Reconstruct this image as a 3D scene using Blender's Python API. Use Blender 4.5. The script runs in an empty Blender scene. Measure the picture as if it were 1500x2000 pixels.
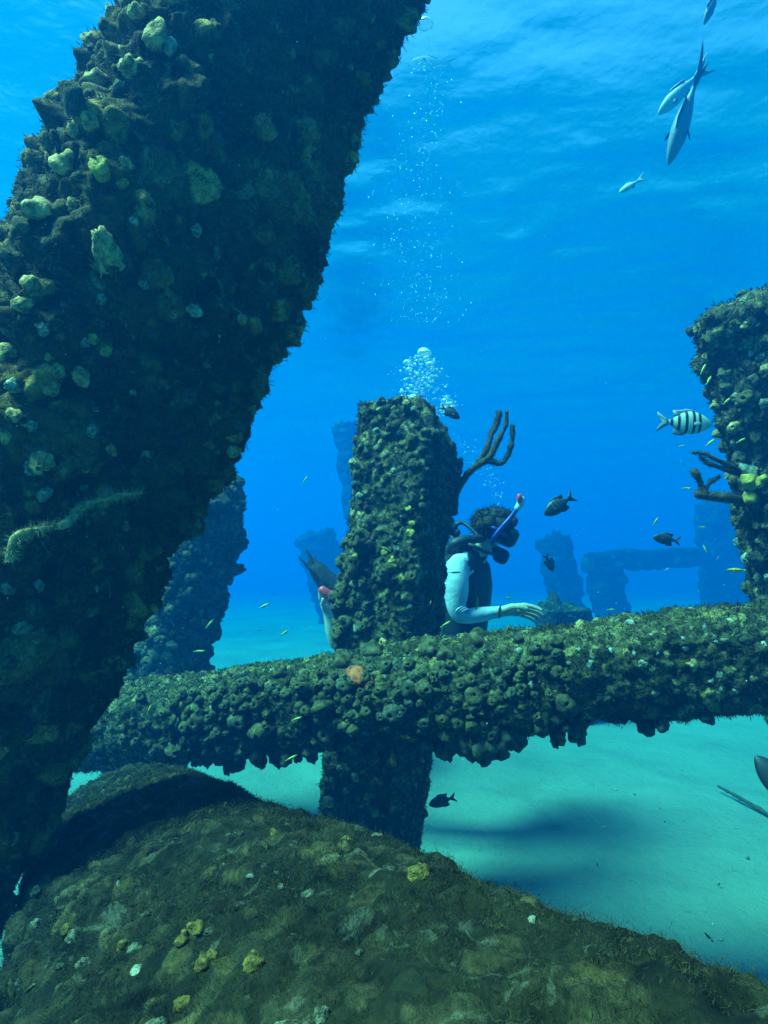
import bpy, bmesh, math, random
import numpy as np
from mathutils import Vector, Matrix

scene = bpy.context.scene
col = scene.collection
random.seed(7)
rng = np.random.default_rng(7)
R = math.radians

# ------------------------------------------------------------------ camera
CAM_H = 1.15
PITCH = 5.9
F = 1250.0                       # focal length in photograph pixels (1500 x 2000)
cam_d = bpy.data.cameras.new('camera')
cam_d.sensor_fit = 'VERTICAL'
cam_d.angle = 2 * math.atan(1000 / F)
cam_d.clip_start = 0.02
cam_d.clip_end = 400
cam = bpy.data.objects.new('camera', cam_d)
cam.location = (0, 0, CAM_H)
cam.rotation_euler = (R(90 + PITCH), 0, 0)
col.objects.link(cam)
scene.camera = cam
CR = np.array([1.0, 0, 0])
CF = np.array([0, math.cos(R(PITCH)), math.sin(R(PITCH))])
CU = np.array([0, -math.sin(R(PITCH)), math.cos(R(PITCH))])
CO = np.array([0, 0, CAM_H])

def P(px, py, d):
    return CO + d * (CF + CR * (px - 750) / F + CU * (1000 - py) / F)

def proj(V):
    q = V - CO
    d = q @ CF
    return 750 + F * (q @ CR) / d, 1000 - F * (q @ CU) / d, d

# ------------------------------------------------------------------ light
SUN_EL, SUN_AZ = 57.0, math.degrees(math.atan2(-0.84, -0.34))   # compass angle from +Y towards +X
world = bpy.data.worlds.new('World')
scene.world = world
world.use_nodes = True
wn = world.node_tree
sky = wn.nodes.new('ShaderNodeTexSky')
sky.sky_type = 'NISHITA'
sky.sun_disc = False
sky.sun_elevation = R(SUN_EL)
sky.sun_rotation = R(SUN_AZ)
bg = wn.nodes['Background']
bg.inputs['Strength'].default_value = 0.085
wn.links.new(sky.outputs[0], bg.inputs[0])
sun_d = bpy.data.lights.new('sun', 'SUN')
sun_d.energy = 5.0
sun_d.angle = R(22.0)
sun_d.color = (1.0, 0.90, 0.67)
sun = bpy.data.objects.new('sun', sun_d)
sv = Vector((math.sin(R(SUN_AZ)) * math.cos(R(SUN_EL)), math.cos(R(SUN_AZ)) * math.cos(R(SUN_EL)), math.sin(R(SUN_EL))))
sun.rotation_euler = sv.to_track_quat('Z', 'Y').to_euler()
sun.location = sv * 30
col.objects.link(sun)

scene.view_settings.view_transform = 'Standard'
scene.view_settings.look = 'None'
scene.view_settings.exposure = 2.4
scene.view_settings.gamma = 1
scene.view_settings.use_curve_mapping = False
scene.render.engine = 'CYCLES'
scene.cycles.use_denoising = True
scene.cycles.max_bounces = 6
scene.cycles.diffuse_bounces = 2
scene.cycles.glossy_bounces = 2
scene.cycles.volume_bounces = 1
scene.cycles.transparent_max_bounces = 16

WATER_TOP = 5.6

# ------------------------------------------------------------------ helpers
def tag(o, label=None, cat=None, group=None, kind=None):
    if label: o['label'] = label
    if cat: o['category'] = cat
    if group: o['group'] = group
    if kind: o['kind'] = kind
    return o

def link(name, me, parent=None):
    o = bpy.data.objects.new(name, me)
    col.objects.link(o)
    if parent is not None:
        o.parent = parent
    return o

def empty(name, loc=(0, 0, 0), label=None, cat=None, group=None):
    o = bpy.data.objects.new(name, None)
    o.location = loc
    o.empty_display_size = 0.05
    col.objects.link(o)
    return tag(o, label, cat, group)

def mesh_np(name, V, faces, mat=None, smooth=True, attrs=None):
    """faces: (n,4) or (n,3) int array, or list of such arrays"""
    if not isinstance(faces, list): faces = [faces]
    faces = [np.asarray(f, dtype=np.int32) for f in faces if len(f)]
    me = bpy.data.meshes.new(name)
    V = np.asarray(V, dtype=np.float32)
    me.vertices.add(len(V))
    me.vertices.foreach_set('co', V.ravel())
    tot = np.concatenate([np.full(len(f), f.shape[1], dtype=np.int32) for f in faces])
    idx = np.concatenate([f.ravel() for f in faces])
    me.loops.add(len(idx))
    me.loops.foreach_set('vertex_index', idx)
    me.polygons.add(len(tot))
    st = np.concatenate([[0], np.cumsum(tot)[:-1]]).astype(np.int32)
    me.polygons.foreach_set('loop_start', st)
    me.polygons.foreach_set('loop_total', tot)
    me.polygons.foreach_set('use_smooth', np.full(len(tot), smooth, dtype=bool))
    if attrs:
        for k, a in attrs.items():
            at = me.attributes.new(k, 'FLOAT', 'POINT')
            at.data.foreach_set('value', np.asarray(a, dtype=np.float32))
    me.update(calc_edges=True)
    me.validate()
    if mat is not None: me.materials.append(mat)
    return me

def grid_faces(nv, nu, wrap=True):
    i = np.arange(nv - 1)[:, None]
    j = np.arange(nu if wrap else nu - 1)[None, :]
    j2 = (j + 1) % nu if wrap else j + 1
    a = i * nu + j; b = i * nu + j2; c = (i + 1) * nu + j2; d = (i + 1) * nu + j
    return np.stack([a, b, c, d], -1).reshape(-1, 4)

# --- numpy noise
def _hash(ix, iy, iz, seed):
    h = (ix.astype(np.int64) * 374761393 + iy.astype(np.int64) * 668265263 + iz.astype(np.int64) * 2147483647 + seed * 974711) & 0xFFFFFFFF
    h = ((h ^ (h >> 13)) * 1274126177) & 0xFFFFFFFF
    h = ((h ^ (h >> 16)) * 2246822519) & 0xFFFFFFFF
    h = h ^ (h >> 15)
    return (h & 0xFFFFFF).astype(np.float64) / 0xFFFFFF

def vnoise(V, scale, seed=0):
    q = V * scale
    i = np.floor(q).astype(np.int64)
    f = q - i
    f = f * f * (3 - 2 * f)
    r = 0
    for dx in (0, 1):
        wx = f[:, 0] if dx else 1 - f[:, 0]
        for dy in (0, 1):
            wy = f[:, 1] if dy else 1 - f[:, 1]
            for dz in (0, 1):
                wz = f[:, 2] if dz else 1 - f[:, 2]
                r = r + wx * wy * wz * _hash(i[:, 0] + dx, i[:, 1] + dy, i[:, 2] + dz, seed)
    return r * 2 - 1

def fbm(V, scale, oct=4, seed=0, gain=0.5):
    r, a = 0, 1.0
    for k in range(oct):
        r = r + a * vnoise(V + 3.7 * k, scale * 2 ** k, seed + k)
        a *= gain
    return r

def domes(V, cell, rmin, rmax, seed=0, dens=1.0):
    """height of a field of randomly sized balls and the random number of the ball on top"""
    q = V / cell
    i = np.floor(q).astype(np.int64)
    best = np.zeros(len(V)); tone = np.zeros(len(V))
    for dx in (-1, 0, 1):
        for dy in (-1, 0, 1):
            for dz in (-1, 0, 1):
                cx, cy, cz = i[:, 0] + dx, i[:, 1] + dy, i[:, 2] + dz
                px = (cx + _hash(cx, cy, cz, seed)) * cell - V[:, 0]
                py = (cy + _hash(cx, cy, cz, seed + 1)) * cell - V[:, 1]
                pz = (cz + _hash(cx, cy, cz, seed + 2)) * cell - V[:, 2]
                rr = rmin + (rmax - rmin) * _hash(cx, cy, cz, seed + 3) ** 1.6
                rr = np.where(_hash(cx, cy, cz, seed + 4) < dens, rr, 0)
                h = np.sqrt(np.maximum(rr * rr - px * px - py * py - pz * pz, 0))
                up = h > best
                best = np.where(up, h, best)
                tone = np.where(up, _hash(cx, cy, cz, seed + 5), tone)
    return best, tone

# ------------------------------------------------------------------ materials
class NT:
    def __init__(s, name):
        s.m = bpy.data.materials.new(name); s.m.use_nodes = True
        s.t = s.m.node_tree; s.n = s.t.nodes; s.l = s.t.links
        s.b = s.n.get('Principled BSDF'); s.out = s.n.get('Material Output')
    def add(s, typ, **kw):
        x = s.n.new(typ)
        for k, v in kw.items():
            if k in x.inputs: x.inputs[k].default_value = v
            else: setattr(x, k, v)
        return x
    def ln(s, a, b): s.l.new(a, b)
    def ramp(s, fac, stops, interp='LINEAR'):
        r = s.n.new('ShaderNodeValToRGB')
        r.color_ramp.interpolation = interp
        e = r.color_ramp.elements
        while len(e) < len(stops): e.new(0.5)
        for k, (p, c) in enumerate(stops):
            e[k].position = p
            e[k].color = (*c, 1) if len(c) == 3 else c
        s.ln(fac, r.inputs[0])
        return r.outputs[0]
    def noise(s, scale, detail=4, rough=0.55, coord='Object', dist=0.0):
        tc = s.n.get('TC') or s.n.new('ShaderNodeTexCoord'); tc.name = 'TC'
        x = s.add('ShaderNodeTexNoise')
        x.inputs['Scale'].default_value = scale; x.inputs['Detail'].default_value = detail
        x.inputs['Roughness'].default_value = rough; x.inputs['Distortion'].default_value = dist
        s.ln(tc.outputs[coord], x.inputs['Vector'])
        return x.outputs[0]
    def mix(s, fac, a, b, blend='MIX'):
        x = s.n.new('ShaderNodeMix'); x.data_type = 'RGBA'; x.blend_type = blend
        for v, k in ((fac, 0), (a, 6), (b, 7)):
            if isinstance(v, (int, float)): x.inputs[k].default_value = v
            elif isinstance(v, tuple): x.inputs[k].default_value = (*v, 1)
            else: s.ln(v, x.inputs[k])
        return x.outputs[2]
    def math(s, op, a, b=0.0, clamp=False):
        x = s.n.new('ShaderNodeMath'); x.operation = op; x.use_clamp = clamp
        for v, k in ((a, 0), (b, 1)):
            if isinstance(v, (int, float)): x.inputs[k].default_value = v
            else: s.ln(v, x.inputs[k])
        return x.outputs[0]
    def bump(s, h, dist, strength=1.0):
        x = s.n.new('ShaderNodeBump'); x.inputs['Distance'].default_value = dist; x.inputs['Strength'].default_value = strength
        s.ln(h, x.inputs['Height']); s.ln(x.outputs[0], s.b.inputs['Normal'])
        return x
    def setb(s, **kw):
        for k, v in kw.items():
            s.b.inputs[k.replace('_', ' ')].default_value = v

def encrust_mat(name, dark, mid, warm, pale, pale_amt=0.5, warm_amt=0.5, seed=0.0):
    t = NT(name)
    at = t.add('ShaderNodeAttribute'); at.attribute_name = 'tone'
    n1 = t.noise(9, 5, 0.6); n2 = t.noise(38, 5, 0.65, dist=0.4); n3 = t.noise(160, 3, 0.6)
    base = t.mix(t.ramp(n2, [(0.36, (0, 0, 0)), (0.62, (1, 1, 1))]), dark, mid)
    base = t.mix(t.ramp(n1, [(0.62 - 0.2 * warm_amt, (0, 0, 0)), (0.72, (0.8, 0.8, 0.8))]), base, warm)
    tone = t.ramp(at.outputs['Fac'], [(0.0, (0.35, 0.38, 0.32)), (0.35, (0.8, 0.8, 0.75)), (0.62, (1.1, 1.0, 0.85)), (0.8, (1.6, 1.4, 1.0)), (1.0, (2.0, 1.9, 1.6))])
    base = t.mix(1.0, base, tone, 'MULTIPLY')
    pm = t.math('MULTIPLY', t.ramp(t.noise(24, 6, 0.7, dist=0.8), [(0.58, (0, 0, 0)), (0.66, (1, 1, 1))]), pale_amt)
    base = t.mix(pm, base, pale)
    fine = t.ramp(n3, [(0.3, (0.55, 0.55, 0.55)), (0.7, (1.35, 1.35, 1.35))])
    base = t.mix(1.0, base, fine, 'MULTIPLY')
    t.ln(base, t.b.inputs['Base Color'])
    t.setb(Roughness=0.9)
    t.b.inputs['Specular IOR Level'].default_value = 0.15
    hh = t.math('ADD', t.noise(120, 6, 0.7), t.math('MULTIPLY', n2, 0.8))
    t.bump(hh, 0.012, 0.9)
    return t.m

def plain_mat(name, c, rough=0.6, var=0.25, scale=40, bump=0.0, spec=0.3, c2=None, metal=0.0):
    t = NT(name)
    n = t.noise(scale, 4)
    lo = tuple(v * (1 - var) for v in c); hi = c2 or tuple(min(v * (1 + var), 1) for v in c)
    t.ln(t.ramp(n, [(0.35, lo), (0.65, hi)]), t.b.inputs['Base Color'])
    t.setb(Roughness=rough, Metallic=metal)
    t.b.inputs['Specular IOR Level'].default_value = spec
    if bump: t.bump(t.noise(scale * 3, 4), bump)
    return t.m

M = {}
M['near'] = encrust_mat('encrusted_near', (0.045, 0.030, 0.011), (0.22, 0.125, 0.038), (0.55, 0.29, 0.075), (0.55, 0.42, 0.2), 0.4, 0.9)
M['pile'] = encrust_mat('encrusted_pile', (0.05, 0.042, 0.020), (0.21, 0.155, 0.07), (0.36, 0.25, 0.08), (0.55, 0.48, 0.30), 0.6, 0.5)
M['beam'] = encrust_mat('encrusted_beam', (0.05, 0.04, 0.017), (0.20, 0.145, 0.058), (0.32, 0.22, 0.075), (0.55, 0.46, 0.28), 0.5, 0.5)
M['log'] = encrust_mat('encrusted_log', (0.009, 0.006, 0.0024), (0.058, 0.041, 0.018), (0.125, 0.083, 0.036), (0.24, 0.19, 0.12), 0.35, 0.8)
M['far'] = encrust_mat('encrusted_far', (0.035, 0.034, 0.018), (0.08, 0.066, 0.03), (0.12, 0.09, 0.03), (0.2, 0.19, 0.13), 0.2, 0.3)
M['sponge'] = plain_mat('tube_sponge_skin', (0.055, 0.039, 0.016), 0.9, 0.5, 1.7, 0.0035, 0.1, (0.14, 0.098, 0.04))
M['sponge_dark'] = plain_mat('dark_sponge_skin', (0.055, 0.046, 0.025), 0.9, 0.5, 1.7, 0.0035, 0.1, (0.12, 0.10, 0.055))
M['pale'] = plain_mat('pale_sponge_skin', (0.18, 0.155, 0.09), 0.8, 0.45, 1.7, 0.0035, 0.2, (0.42, 0.37, 0.24))
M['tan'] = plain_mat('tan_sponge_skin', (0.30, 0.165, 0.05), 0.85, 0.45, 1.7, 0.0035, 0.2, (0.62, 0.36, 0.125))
M['yellow'] = plain_mat('yellow_sponge_skin', (0.42, 0.24, 0.03), 0.8, 0.35, 1.7, 0.0035, 0.2, (0.62, 0.37, 0.06))
M['orange'] = plain_mat('orange_sponge_skin', (0.50, 0.07, 0.02), 0.8, 0.3, 1.7, 0.0035, 0.2, (0.68, 0.12, 0.035))
M['dull'] = plain_mat('dull_growth', (0.07, 0.058, 0.032), 0.85, 0.5, 1.7, 0.0035, 0.1, (0.22, 0.185, 0.11))
M['ochre'] = plain_mat('ochre_growth', (0.10, 0.055, 0.015), 0.85, 0.5, 1.7, 0.0035, 0.1, (0.27, 0.15, 0.035))
M['shell'] = plain_mat('shell', (0.16, 0.15, 0.10), 0.6, 0.4, 1.7, 0.0035, 0.3, (0.5, 0.48, 0.36))
M['rope'] = plain_mat('rope_sponge_skin', (0.30, 0.20, 0.075), 0.9, 0.4, 80, 0.003, 0.1, (0.5, 0.35, 0.15))
M['turf'] = plain_mat('algae_turf', (0.018, 0.012, 0.0045), 0.95, 0.6, 25, 0, 0.05, (0.07, 0.049, 0.021))
M['hydroid'] = plain_mat('hydroid', (0.05, 0.042, 0.018), 0.9, 0.5, 40, 0, 0.05, (0.15, 0.105, 0.04))
M['rod'] = plain_mat('sea_rod', (0.07, 0.05, 0.025), 0.9, 0.4, 120, 0.004, 0.1, (0.12, 0.085, 0.045))

# ------------------------------------------------------------------ seabed, water, haze
t = NT('sand')
c = t.ramp(t.noise(0.9, 5, 0.6), [(0.35, (0.122, 0.15, 0.118)), (0.65, (0.176, 0.212, 0.166))])
c = t.mix(t.ramp(t.noise(14, 5, 0.7), [(0.60, (0, 0, 0)), (0.72, (0.5, 0.5, 0.5))]), c, (0.095, 0.095, 0.072))
c = t.mix(1.0, c, t.ramp(t.noise(260, 3), [(0.3, (0.8, 0.8, 0.8)), (0.7, (1.15, 1.15, 1.15))]), 'MULTIPLY')
t.ln(c, t.b.inputs['Base Color']); t.setb(Roughness=0.95); t.b.inputs['Specular IOR Level'].default_value = 0.1
t.bump(t.math('ADD', t.noise(30, 6, 0.7), t.math('MULTIPLY', t.noise(5, 4), 2.0)), 0.02, 0.7)
M['sand'] = t.m

def warp(n, half, core, c0):
    s = np.linspace(-1, 1, n)
    k = math.asinh(half / core)
    return c0 + core * np.sinh(s * k)

n = 300
xs = warp(n, 90, 1.5, 0); ys = warp(n, 90, 1.5, 2.5)
ys = np.clip(ys, -85, 92)
X, Y = np.meshgrid(xs, ys)
V = np.stack([X.ravel(), Y.ravel(), np.zeros(n * n)], 1)
V2 = V * [1, 1, 0]
ripple = np.sin((V[:, 0] * 0.5 + V[:, 1] * 1.0) * 26 + 2.5 * vnoise(V2, 1.3, 5)) * 0.006 * (0.5 + 0.5 * vnoise(V2, 0.8, 6))
V[:, 2] = 0.05 * fbm(V2, 0.7, 3, 1) + 0.012 * fbm(V2, 4, 3, 2) + ripple
o = link('seabed', mesh_np('seabed', V, grid_faces(n, n, False), M['sand']))
tag(o, kind='structure')

t = NT('water_surface')
t.n.remove(t.b)
n1 = t.noise(2.0, 3, 0.5); n2 = t.noise(7.0, 2, 0.5)
bp = t.n.new('ShaderNodeBump'); bp.inputs['Distance'].default_value = 0.032; bp.inputs['Strength'].default_value = 1
t.ln(t.math('ADD', n1, t.math('MULTIPLY', n2, 0.25)), bp.inputs['Height'])
lw = t.add('ShaderNodeLayerWeight'); lw.inputs['Blend'].default_value = 0.5
t.ln(bp.outputs[0], lw.inputs['Normal'])
fr = t.add('ShaderNodeMapRange', interpolation_type='SMOOTHSTEP')
fr.inputs['From Min'].default_value = 0.14; fr.inputs['From Max'].default_value = 0.45
t.ln(lw.outputs['Facing'], fr.inputs['Value'])
tr = t.add('ShaderNodeBsdfTransparent')
gl = t.add('ShaderNodeBsdfGlossy'); gl.inputs['Roughness'].default_value = 0.35
t.ln(bp.outputs[0], gl.inputs['Normal'])
mx = t.add('ShaderNodeMixShader')
t.ln(fr.outputs[0], mx.inputs[0]); t.ln(tr.outputs[0], mx.inputs[1]); t.ln(gl.outputs[0], mx.inputs[2])
t.ln(mx.outputs[0], t.out.inputs['Surface'])
M['water'] = t.m
n = 420
xs = warp(n, 90, 4.0, 0); ys = np.clip(warp(n, 92, 4.0, 6), -85, 92)
X, Y = np.meshgrid(xs, ys)
V = np.stack([X.ravel(), Y.ravel(), np.zeros(n * n)], 1)
V2 = V.copy()
Vs = V2 * [0.75, 1.25, 1] + 0.35 * V2[:, [1, 0, 2]] * [1, 0, 0]
V[:, 2] = WATER_TOP + 0.10 * fbm(Vs, 0.45, 2, 11) + 0.035 * fbm(Vs, 1.5, 3, 12)
o = link('water_surface', mesh_np('water_surface', V, grid_faces(n, n, False), M['water']))
tag(o, kind='structure')

m = bpy.data.materials.new('water_haze'); m.use_nodes = True
nt = m.node_tree
nt.nodes.remove(nt.nodes['Principled BSDF'])
pv = nt.nodes.new('ShaderNodeVolumePrincipled')
pv.inputs['Density'].default_value = 0.45
pv.inputs['Color'].default_value = (0.0, 0.0365, 0.124, 1)
pv.inputs['Absorption Color'].default_value = (0.115, 0.765, 0.925, 1)
pv.inputs['Anisotropy'].default_value = 0.42
nt.links.new(pv.outputs[0], nt.nodes['Material Output'].inputs['Volume'])
M['haze'] = m
bm = bmesh.new()
bmesh.ops.create_cube(bm, size=1)
hz0, hz1 = -1.2, WATER_TOP + 0.5
bmesh.ops.transform(bm, matrix=Matrix.Translation((0, 3, (hz0 + hz1) / 2)) @ Matrix.Diagonal((190, 190, hz1 - hz0, 1)), verts=bm.verts)
me = bpy.data.meshes.new('haze'); bm.to_mesh(me); bm.free(); me.materials.append(m)
tag(link('haze', me), kind='stuff')

# ------------------------------------------------------------------ encrusted posts
def post(root_name, p0, p1, hx, hy, yaw, nu, nv, mat, label, cat, group=None, n_exp=5, low=0.02, d1=(0.075, 0.02, 0.055, 1.0), d2=(0.03, 0.008, 0.022, 1.0),
         k1=0.45, k2=0.75, fine=0.006, rough=0.010, seed=0, part='encrusted_shaft', mask=None, caps=16, top_jag=0.0, widen=None, dome=0.0, tilt=0.0):
    p0 = np.asarray(p0, float); p1 = np.asarray(p1, float)
    ax = p1 - p0; L = np.linalg.norm(ax); ax /= L
    h = np.array([math.cos(R(yaw)), math.sin(R(yaw)), 0.0]) if abs(ax[2]) > 0.5 else np.array([0.0, 0, 1.0])
    e1 = h - ax * (h @ ax); e1 /= np.linalg.norm(e1)
    if abs(ax[2]) <= 0.5:                       # a lying log: turn the section about its own axis
        e2 = np.cross(ax, e1)
        e1 = e1 * math.cos(R(yaw)) + e2 * math.sin(R(yaw))
    e2 = np.cross(ax, e1)
    th = np.linspace(0, 2 * np.pi, nu, endpoint=False)
    # even spacing along the rounded-square outline
    tt = np.linspace(0, 2 * np.pi, 4000)
    cs, sn = np.cos(tt), np.sin(tt)
    r = (np.abs(cs / hx) ** n_exp + np.abs(sn / hy) ** n_exp) ** (-1 / n_exp)
    ox, oy = r * cs, r * sn
    s = np.concatenate([[0], np.cumsum(np.hypot(np.diff(ox), np.diff(oy)))])
    sx = np.interp(np.linspace(0, s[-1], nu, endpoint=False), s, ox)
    sy = np.interp(np.linspace(0, s[-1], nu, endpoint=False), s, oy)
    nxn = np.abs(sx / hx) ** (n_exp - 1) * np.sign(sx) / hx; nyn = np.abs(sy / hy) ** (n_exp - 1) * np.sign(sy) / hy
    nl = np.hypot(nxn, nyn); nxn, nyn = nxn / nl, nyn / nl
    rows = [(0.0, k / caps, -1) for k in range(1, caps)] + [(v, 1.0, 0) for v in np.linspace(0, 1, nv)] + [(1.0, 1 - k / caps, 1) for k in range(1, caps)]
    V, N = [], []
    for v, sc, capd in rows:
        w = widen(v) if widen else 1.0
        c = p0 + ax * L * v + ax * capd * dome * math.sqrt(max(0.0, 1 - sc * sc))
        V.append(c + np.outer(sx * sc * w, e1) + np.outer(sy * sc * w, e2))
        nn = np.outer(nxn, e1) + np.outer(nyn, e2)
        if capd: nn = nn * max(sc, 0.05) ** 3 + ax * capd * (1 - sc ** 3)
        elif v in (0.0, 1.0): nn = nn + ax * (1 if v == 1.0 else -1) * 0.7
        N.append(nn)
    V = np.concatenate(V); N = np.concatenate(N); N /= np.linalg.norm(N, axis=1)[:, None]
    if tilt:
        rel = V - p0
        V = V - np.outer(tilt * np.clip((rel @ ax / L - 0.82) / 0.18, 0, 1) * np.clip((rel @ e1) / hx * 2.2 - 0.9, 0, 1), ax)
    B = V + seed * 1.37
    a1, t1 = domes(B, d1[0], d1[1], d1[2], seed * 10 + 1, d1[3])
    a2, t2 = domes(B + 0.01 * fbm(B, 20, 2, 9)[:, None], d2[0], d2[1], d2[2], seed * 10 + 7, d2[3])
    mk = (1.0 if mask is None else mask(V, N)) * np.clip(0.55 + 1.1 * fbm(B, 6.5, 2, seed + 50), 0.12, 1)
    disp = low * fbm(B, 5, 3, seed + 3) + mk * (k1 * a1 + k2 * a2) + fine * fbm(B, 55, 3, seed + 4) + rough * (0.5 - np.abs(fbm(B, 16, 4, seed + 5))) * (0.4 + 0.6 * mk)
    if top_jag:
        up = np.maximum(N @ ax, 0) ** 2
        disp = disp + up * top_jag * fbm(B, 9, 3, seed + 31)
    V = V + N * disp[:, None]
    tone = np.where(a2 > 0.004, t2, 0.6 * t1)
    nr = len(rows)
    base = len(V)
    V = np.concatenate([V, [V[:nu].mean(0), V[-nu:].mean(0)]])
    j = np.arange(nu)
    tri = np.concatenate([np.stack([(j + 1) % nu, j, np.full(nu, base)], 1), np.stack([(nr - 1) * nu + j, (nr - 1) * nu + (j + 1) % nu, np.full(nu, base + 1)], 1)])
    tone = np.concatenate([tone, [0.5, 0.5]])
    loc = p0.copy()
    me = mesh_np(part, V - loc, [grid_faces(nr, nu), tri], mat, attrs={'tone': tone})
    root = empty(root_name, loc, label, cat, group)
    ob = link(part, me, root)
    # outward normals for placing things
    Vg = V[:base].reshape(nr, nu, 3)
    du = np.roll(Vg, -2, 1) - np.roll(Vg, 2, 1)
    dv = np.gradient(Vg, axis=0)
    nn = np.cross(du, dv).reshape(-1, 3)
    nn /= np.linalg.norm(nn, axis=1)[:, None] + 1e-9
    return dict(root=root, V=V[:base], N=N, n=nn, ob=ob, axis=ax, loc=loc)

def at_ground(a, b, zg=-0.08):
    """extend the line a->b down to zg; returns (foot, b)"""
    a = np.asarray(a); b = np.asarray(b)
    k = (zg - b[2]) / (a[2] - b[2])
    return b + (a - b) * k, b

POST = {}
a, b = at_ground(P(-128, 1500, 1.10), P(612, -160, 1.10))
POST['near'] = post('encrusted_piling', a, b, 0.180, 0.180, 40, 440, 640, M['near'],
    'huge dark leaning piling filling the upper left, closest to the viewer', 'piling', 'encrusted pier pilings', seed=1,
    low=0.016, d1=(0.10, 0.025, 0.065, 0.7), d2=(0.04, 0.008, 0.026, 0.75), fine=0.010, k1=0.35, k2=1.0, rough=0.024, widen=lambda v: 1 + 0.13 * math.exp(-((v - 0.70) / 0.13) ** 2))
a, b = at_ground(P(728, 1600, 2.30), P(800, 800, 2.34))
POST['mid'] = post('encrusted_piling', a, b, 0.148, 0.148, -25, 260, 400, M['pile'],
    'upright encrusted piling rising behind the crossbeam in the middle, beside the diver', 'piling', 'encrusted pier pilings', seed=2, low=0.013, top_jag=0.05, tilt=0.10, n_exp=9, k1=0.4, k2=0.38, rough=0.016, fine=0.007)
a, b = at_ground(P(330, 1290, 3.0), P(408, 968, 3.0))
POST['left2'] = post('encrusted_piling', a, b, 0.155, 0.155, 40, 220, 240, M['pile'],
    'knobbly piling half hidden behind the huge dark one at left', 'piling', 'encrusted pier pilings', seed=3, dome=0.10, n_exp=3.5, k1=0.5, k2=0.5)
a, b = at_ground(P(1592, 1170, 2.05), P(1472, 612, 2.0))
POST['right'] = post('encrusted_piling', a, b, 0.16, 0.16, -22, 300, 400, M['pile'],
    'lumpy brightly lit piling cut off by the right edge', 'piling', 'encrusted pier pilings', seed=4, low=0.03, d1=(0.10, 0.02, 0.065, 0.8), top_jag=0.03, dome=0.04, k1=0.45, k2=0.45, rough=0.016)
for k, (x0, y0, x1, y1, d, s, yw, lab) in enumerate([
        (745, 1250, 690, 830, 14.30, 0.404, 10, 'tall faint blue piling behind the left edge of the middle piling'),
        (680, 1260, 615, 1045, 16.04, 0.440, 20, 'short faint leaning piling left of the middle piling, with the red masked swimmer in front'),
        (1112, 1210, 1080, 1050, 14.97, 0.322, 15, 'faint blue piling with a flat top between the diver and the low portal'),
        (1196, 1215, 1182, 1105, 14.48, 0.322, 10, 'short faint piling carrying the left end of the distant crossbeam'),
        (1412, 1215, 1402, 985, 15.95, 0.434, 0, 'faint piling carrying the right end of the distant crossbeam')]):
    a, b = at_ground(P(x0, y0, d), P(x1, y1, d))
    post('distant_piling', a, b, s, s, yw, 120, 160, M['far'], lab, 'piling', 'distant pilings', seed=20 + k,
         low=0.09, d1=(0.4, 0.06, 0.2, 0.5), d2=(0.2, 0.03, 0.1, 0.6), caps=8, top_jag=0.14, k1=0.4, k2=0.4, rough=0.03)
post('distant_crossbeam', P(1150, 1098, 14.4), P(1420, 1085, 15.9), 0.22, 0.22, 0, 100, 200, M['far'],
     'faint horizontal beam joining two distant pilings at right', 'beam', seed=31, low=0.05, d1=(0.3, 0.05, 0.15, 0.5), d2=(0.2, 0.03, 0.1, 0.6), caps=8, k1=0.4, k2=0.4)
a, b = at_ground(P(1100, 1260, 5.3), P(1098, 1188, 5.3))
post('broken_piling_stub', a, b, 0.19, 0.17, 10, 140, 130, M['far'], 'low lumpy stub behind the crossbeam, right of the diver hand', 'piling stub', seed=33,
     low=0.03, d1=(0.16, 0.03, 0.1, 0.8), top_jag=0.1)

# cross-beam
def beam_mask(V, N):
    x, y, d = proj(V)
    top = np.clip(N[:, 2] * 1.6 - 0.5, 0, 1)
    right = np.clip((x - 950) / 250, 0, 1)
    return 1 - 0.8 * top * (0.35 + 0.65 * right) - 0.25 * right * (1 - top)
POST['beam'] = post('fallen_crossbeam', P(150, 1425, 2.27), P(1800, 1240, 1.56), 0.130, 0.130, 12, 280, 720, M['beam'],
    'long sponge covered beam lying level across the picture in front of the middle piling', 'beam', seed=5, n_exp=2.8, low=0.016, mask=beam_mask, part='encrusted_shaft', k1=0.3, k2=0.4, rough=0.014)
# near log
def LOGP(z):
    k = (z - 1.0) / 0.812
    return CO + CR * (-0.305 - 0.411 * k) - CU * (0.712 + 0.274 * k) + CF * z
def log_mask(V, N):
    x, y, d = proj(V)
    return 0.15 + 0.85 * np.clip((900 - x) / 700, 0, 1) * np.clip((y - 1600) / 250, 0, 1)
POST['log'] = post('fallen_log', LOGP(1.86), LOGP(-0.15), 0.236, 0.236, 20, 560, 640, M['log'],
    'big turf covered fallen piling lying across the bottom foreground', 'fallen piling', seed=6, n_exp=2.6, low=0.008, d1=(0.06, 0.01, 0.035, 0.7), d2=(0.03, 0.006, 0.021, 0.85), mask=log_mask, fine=0.006, rough=0.022, k1=0.15, k2=1.1)

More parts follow.
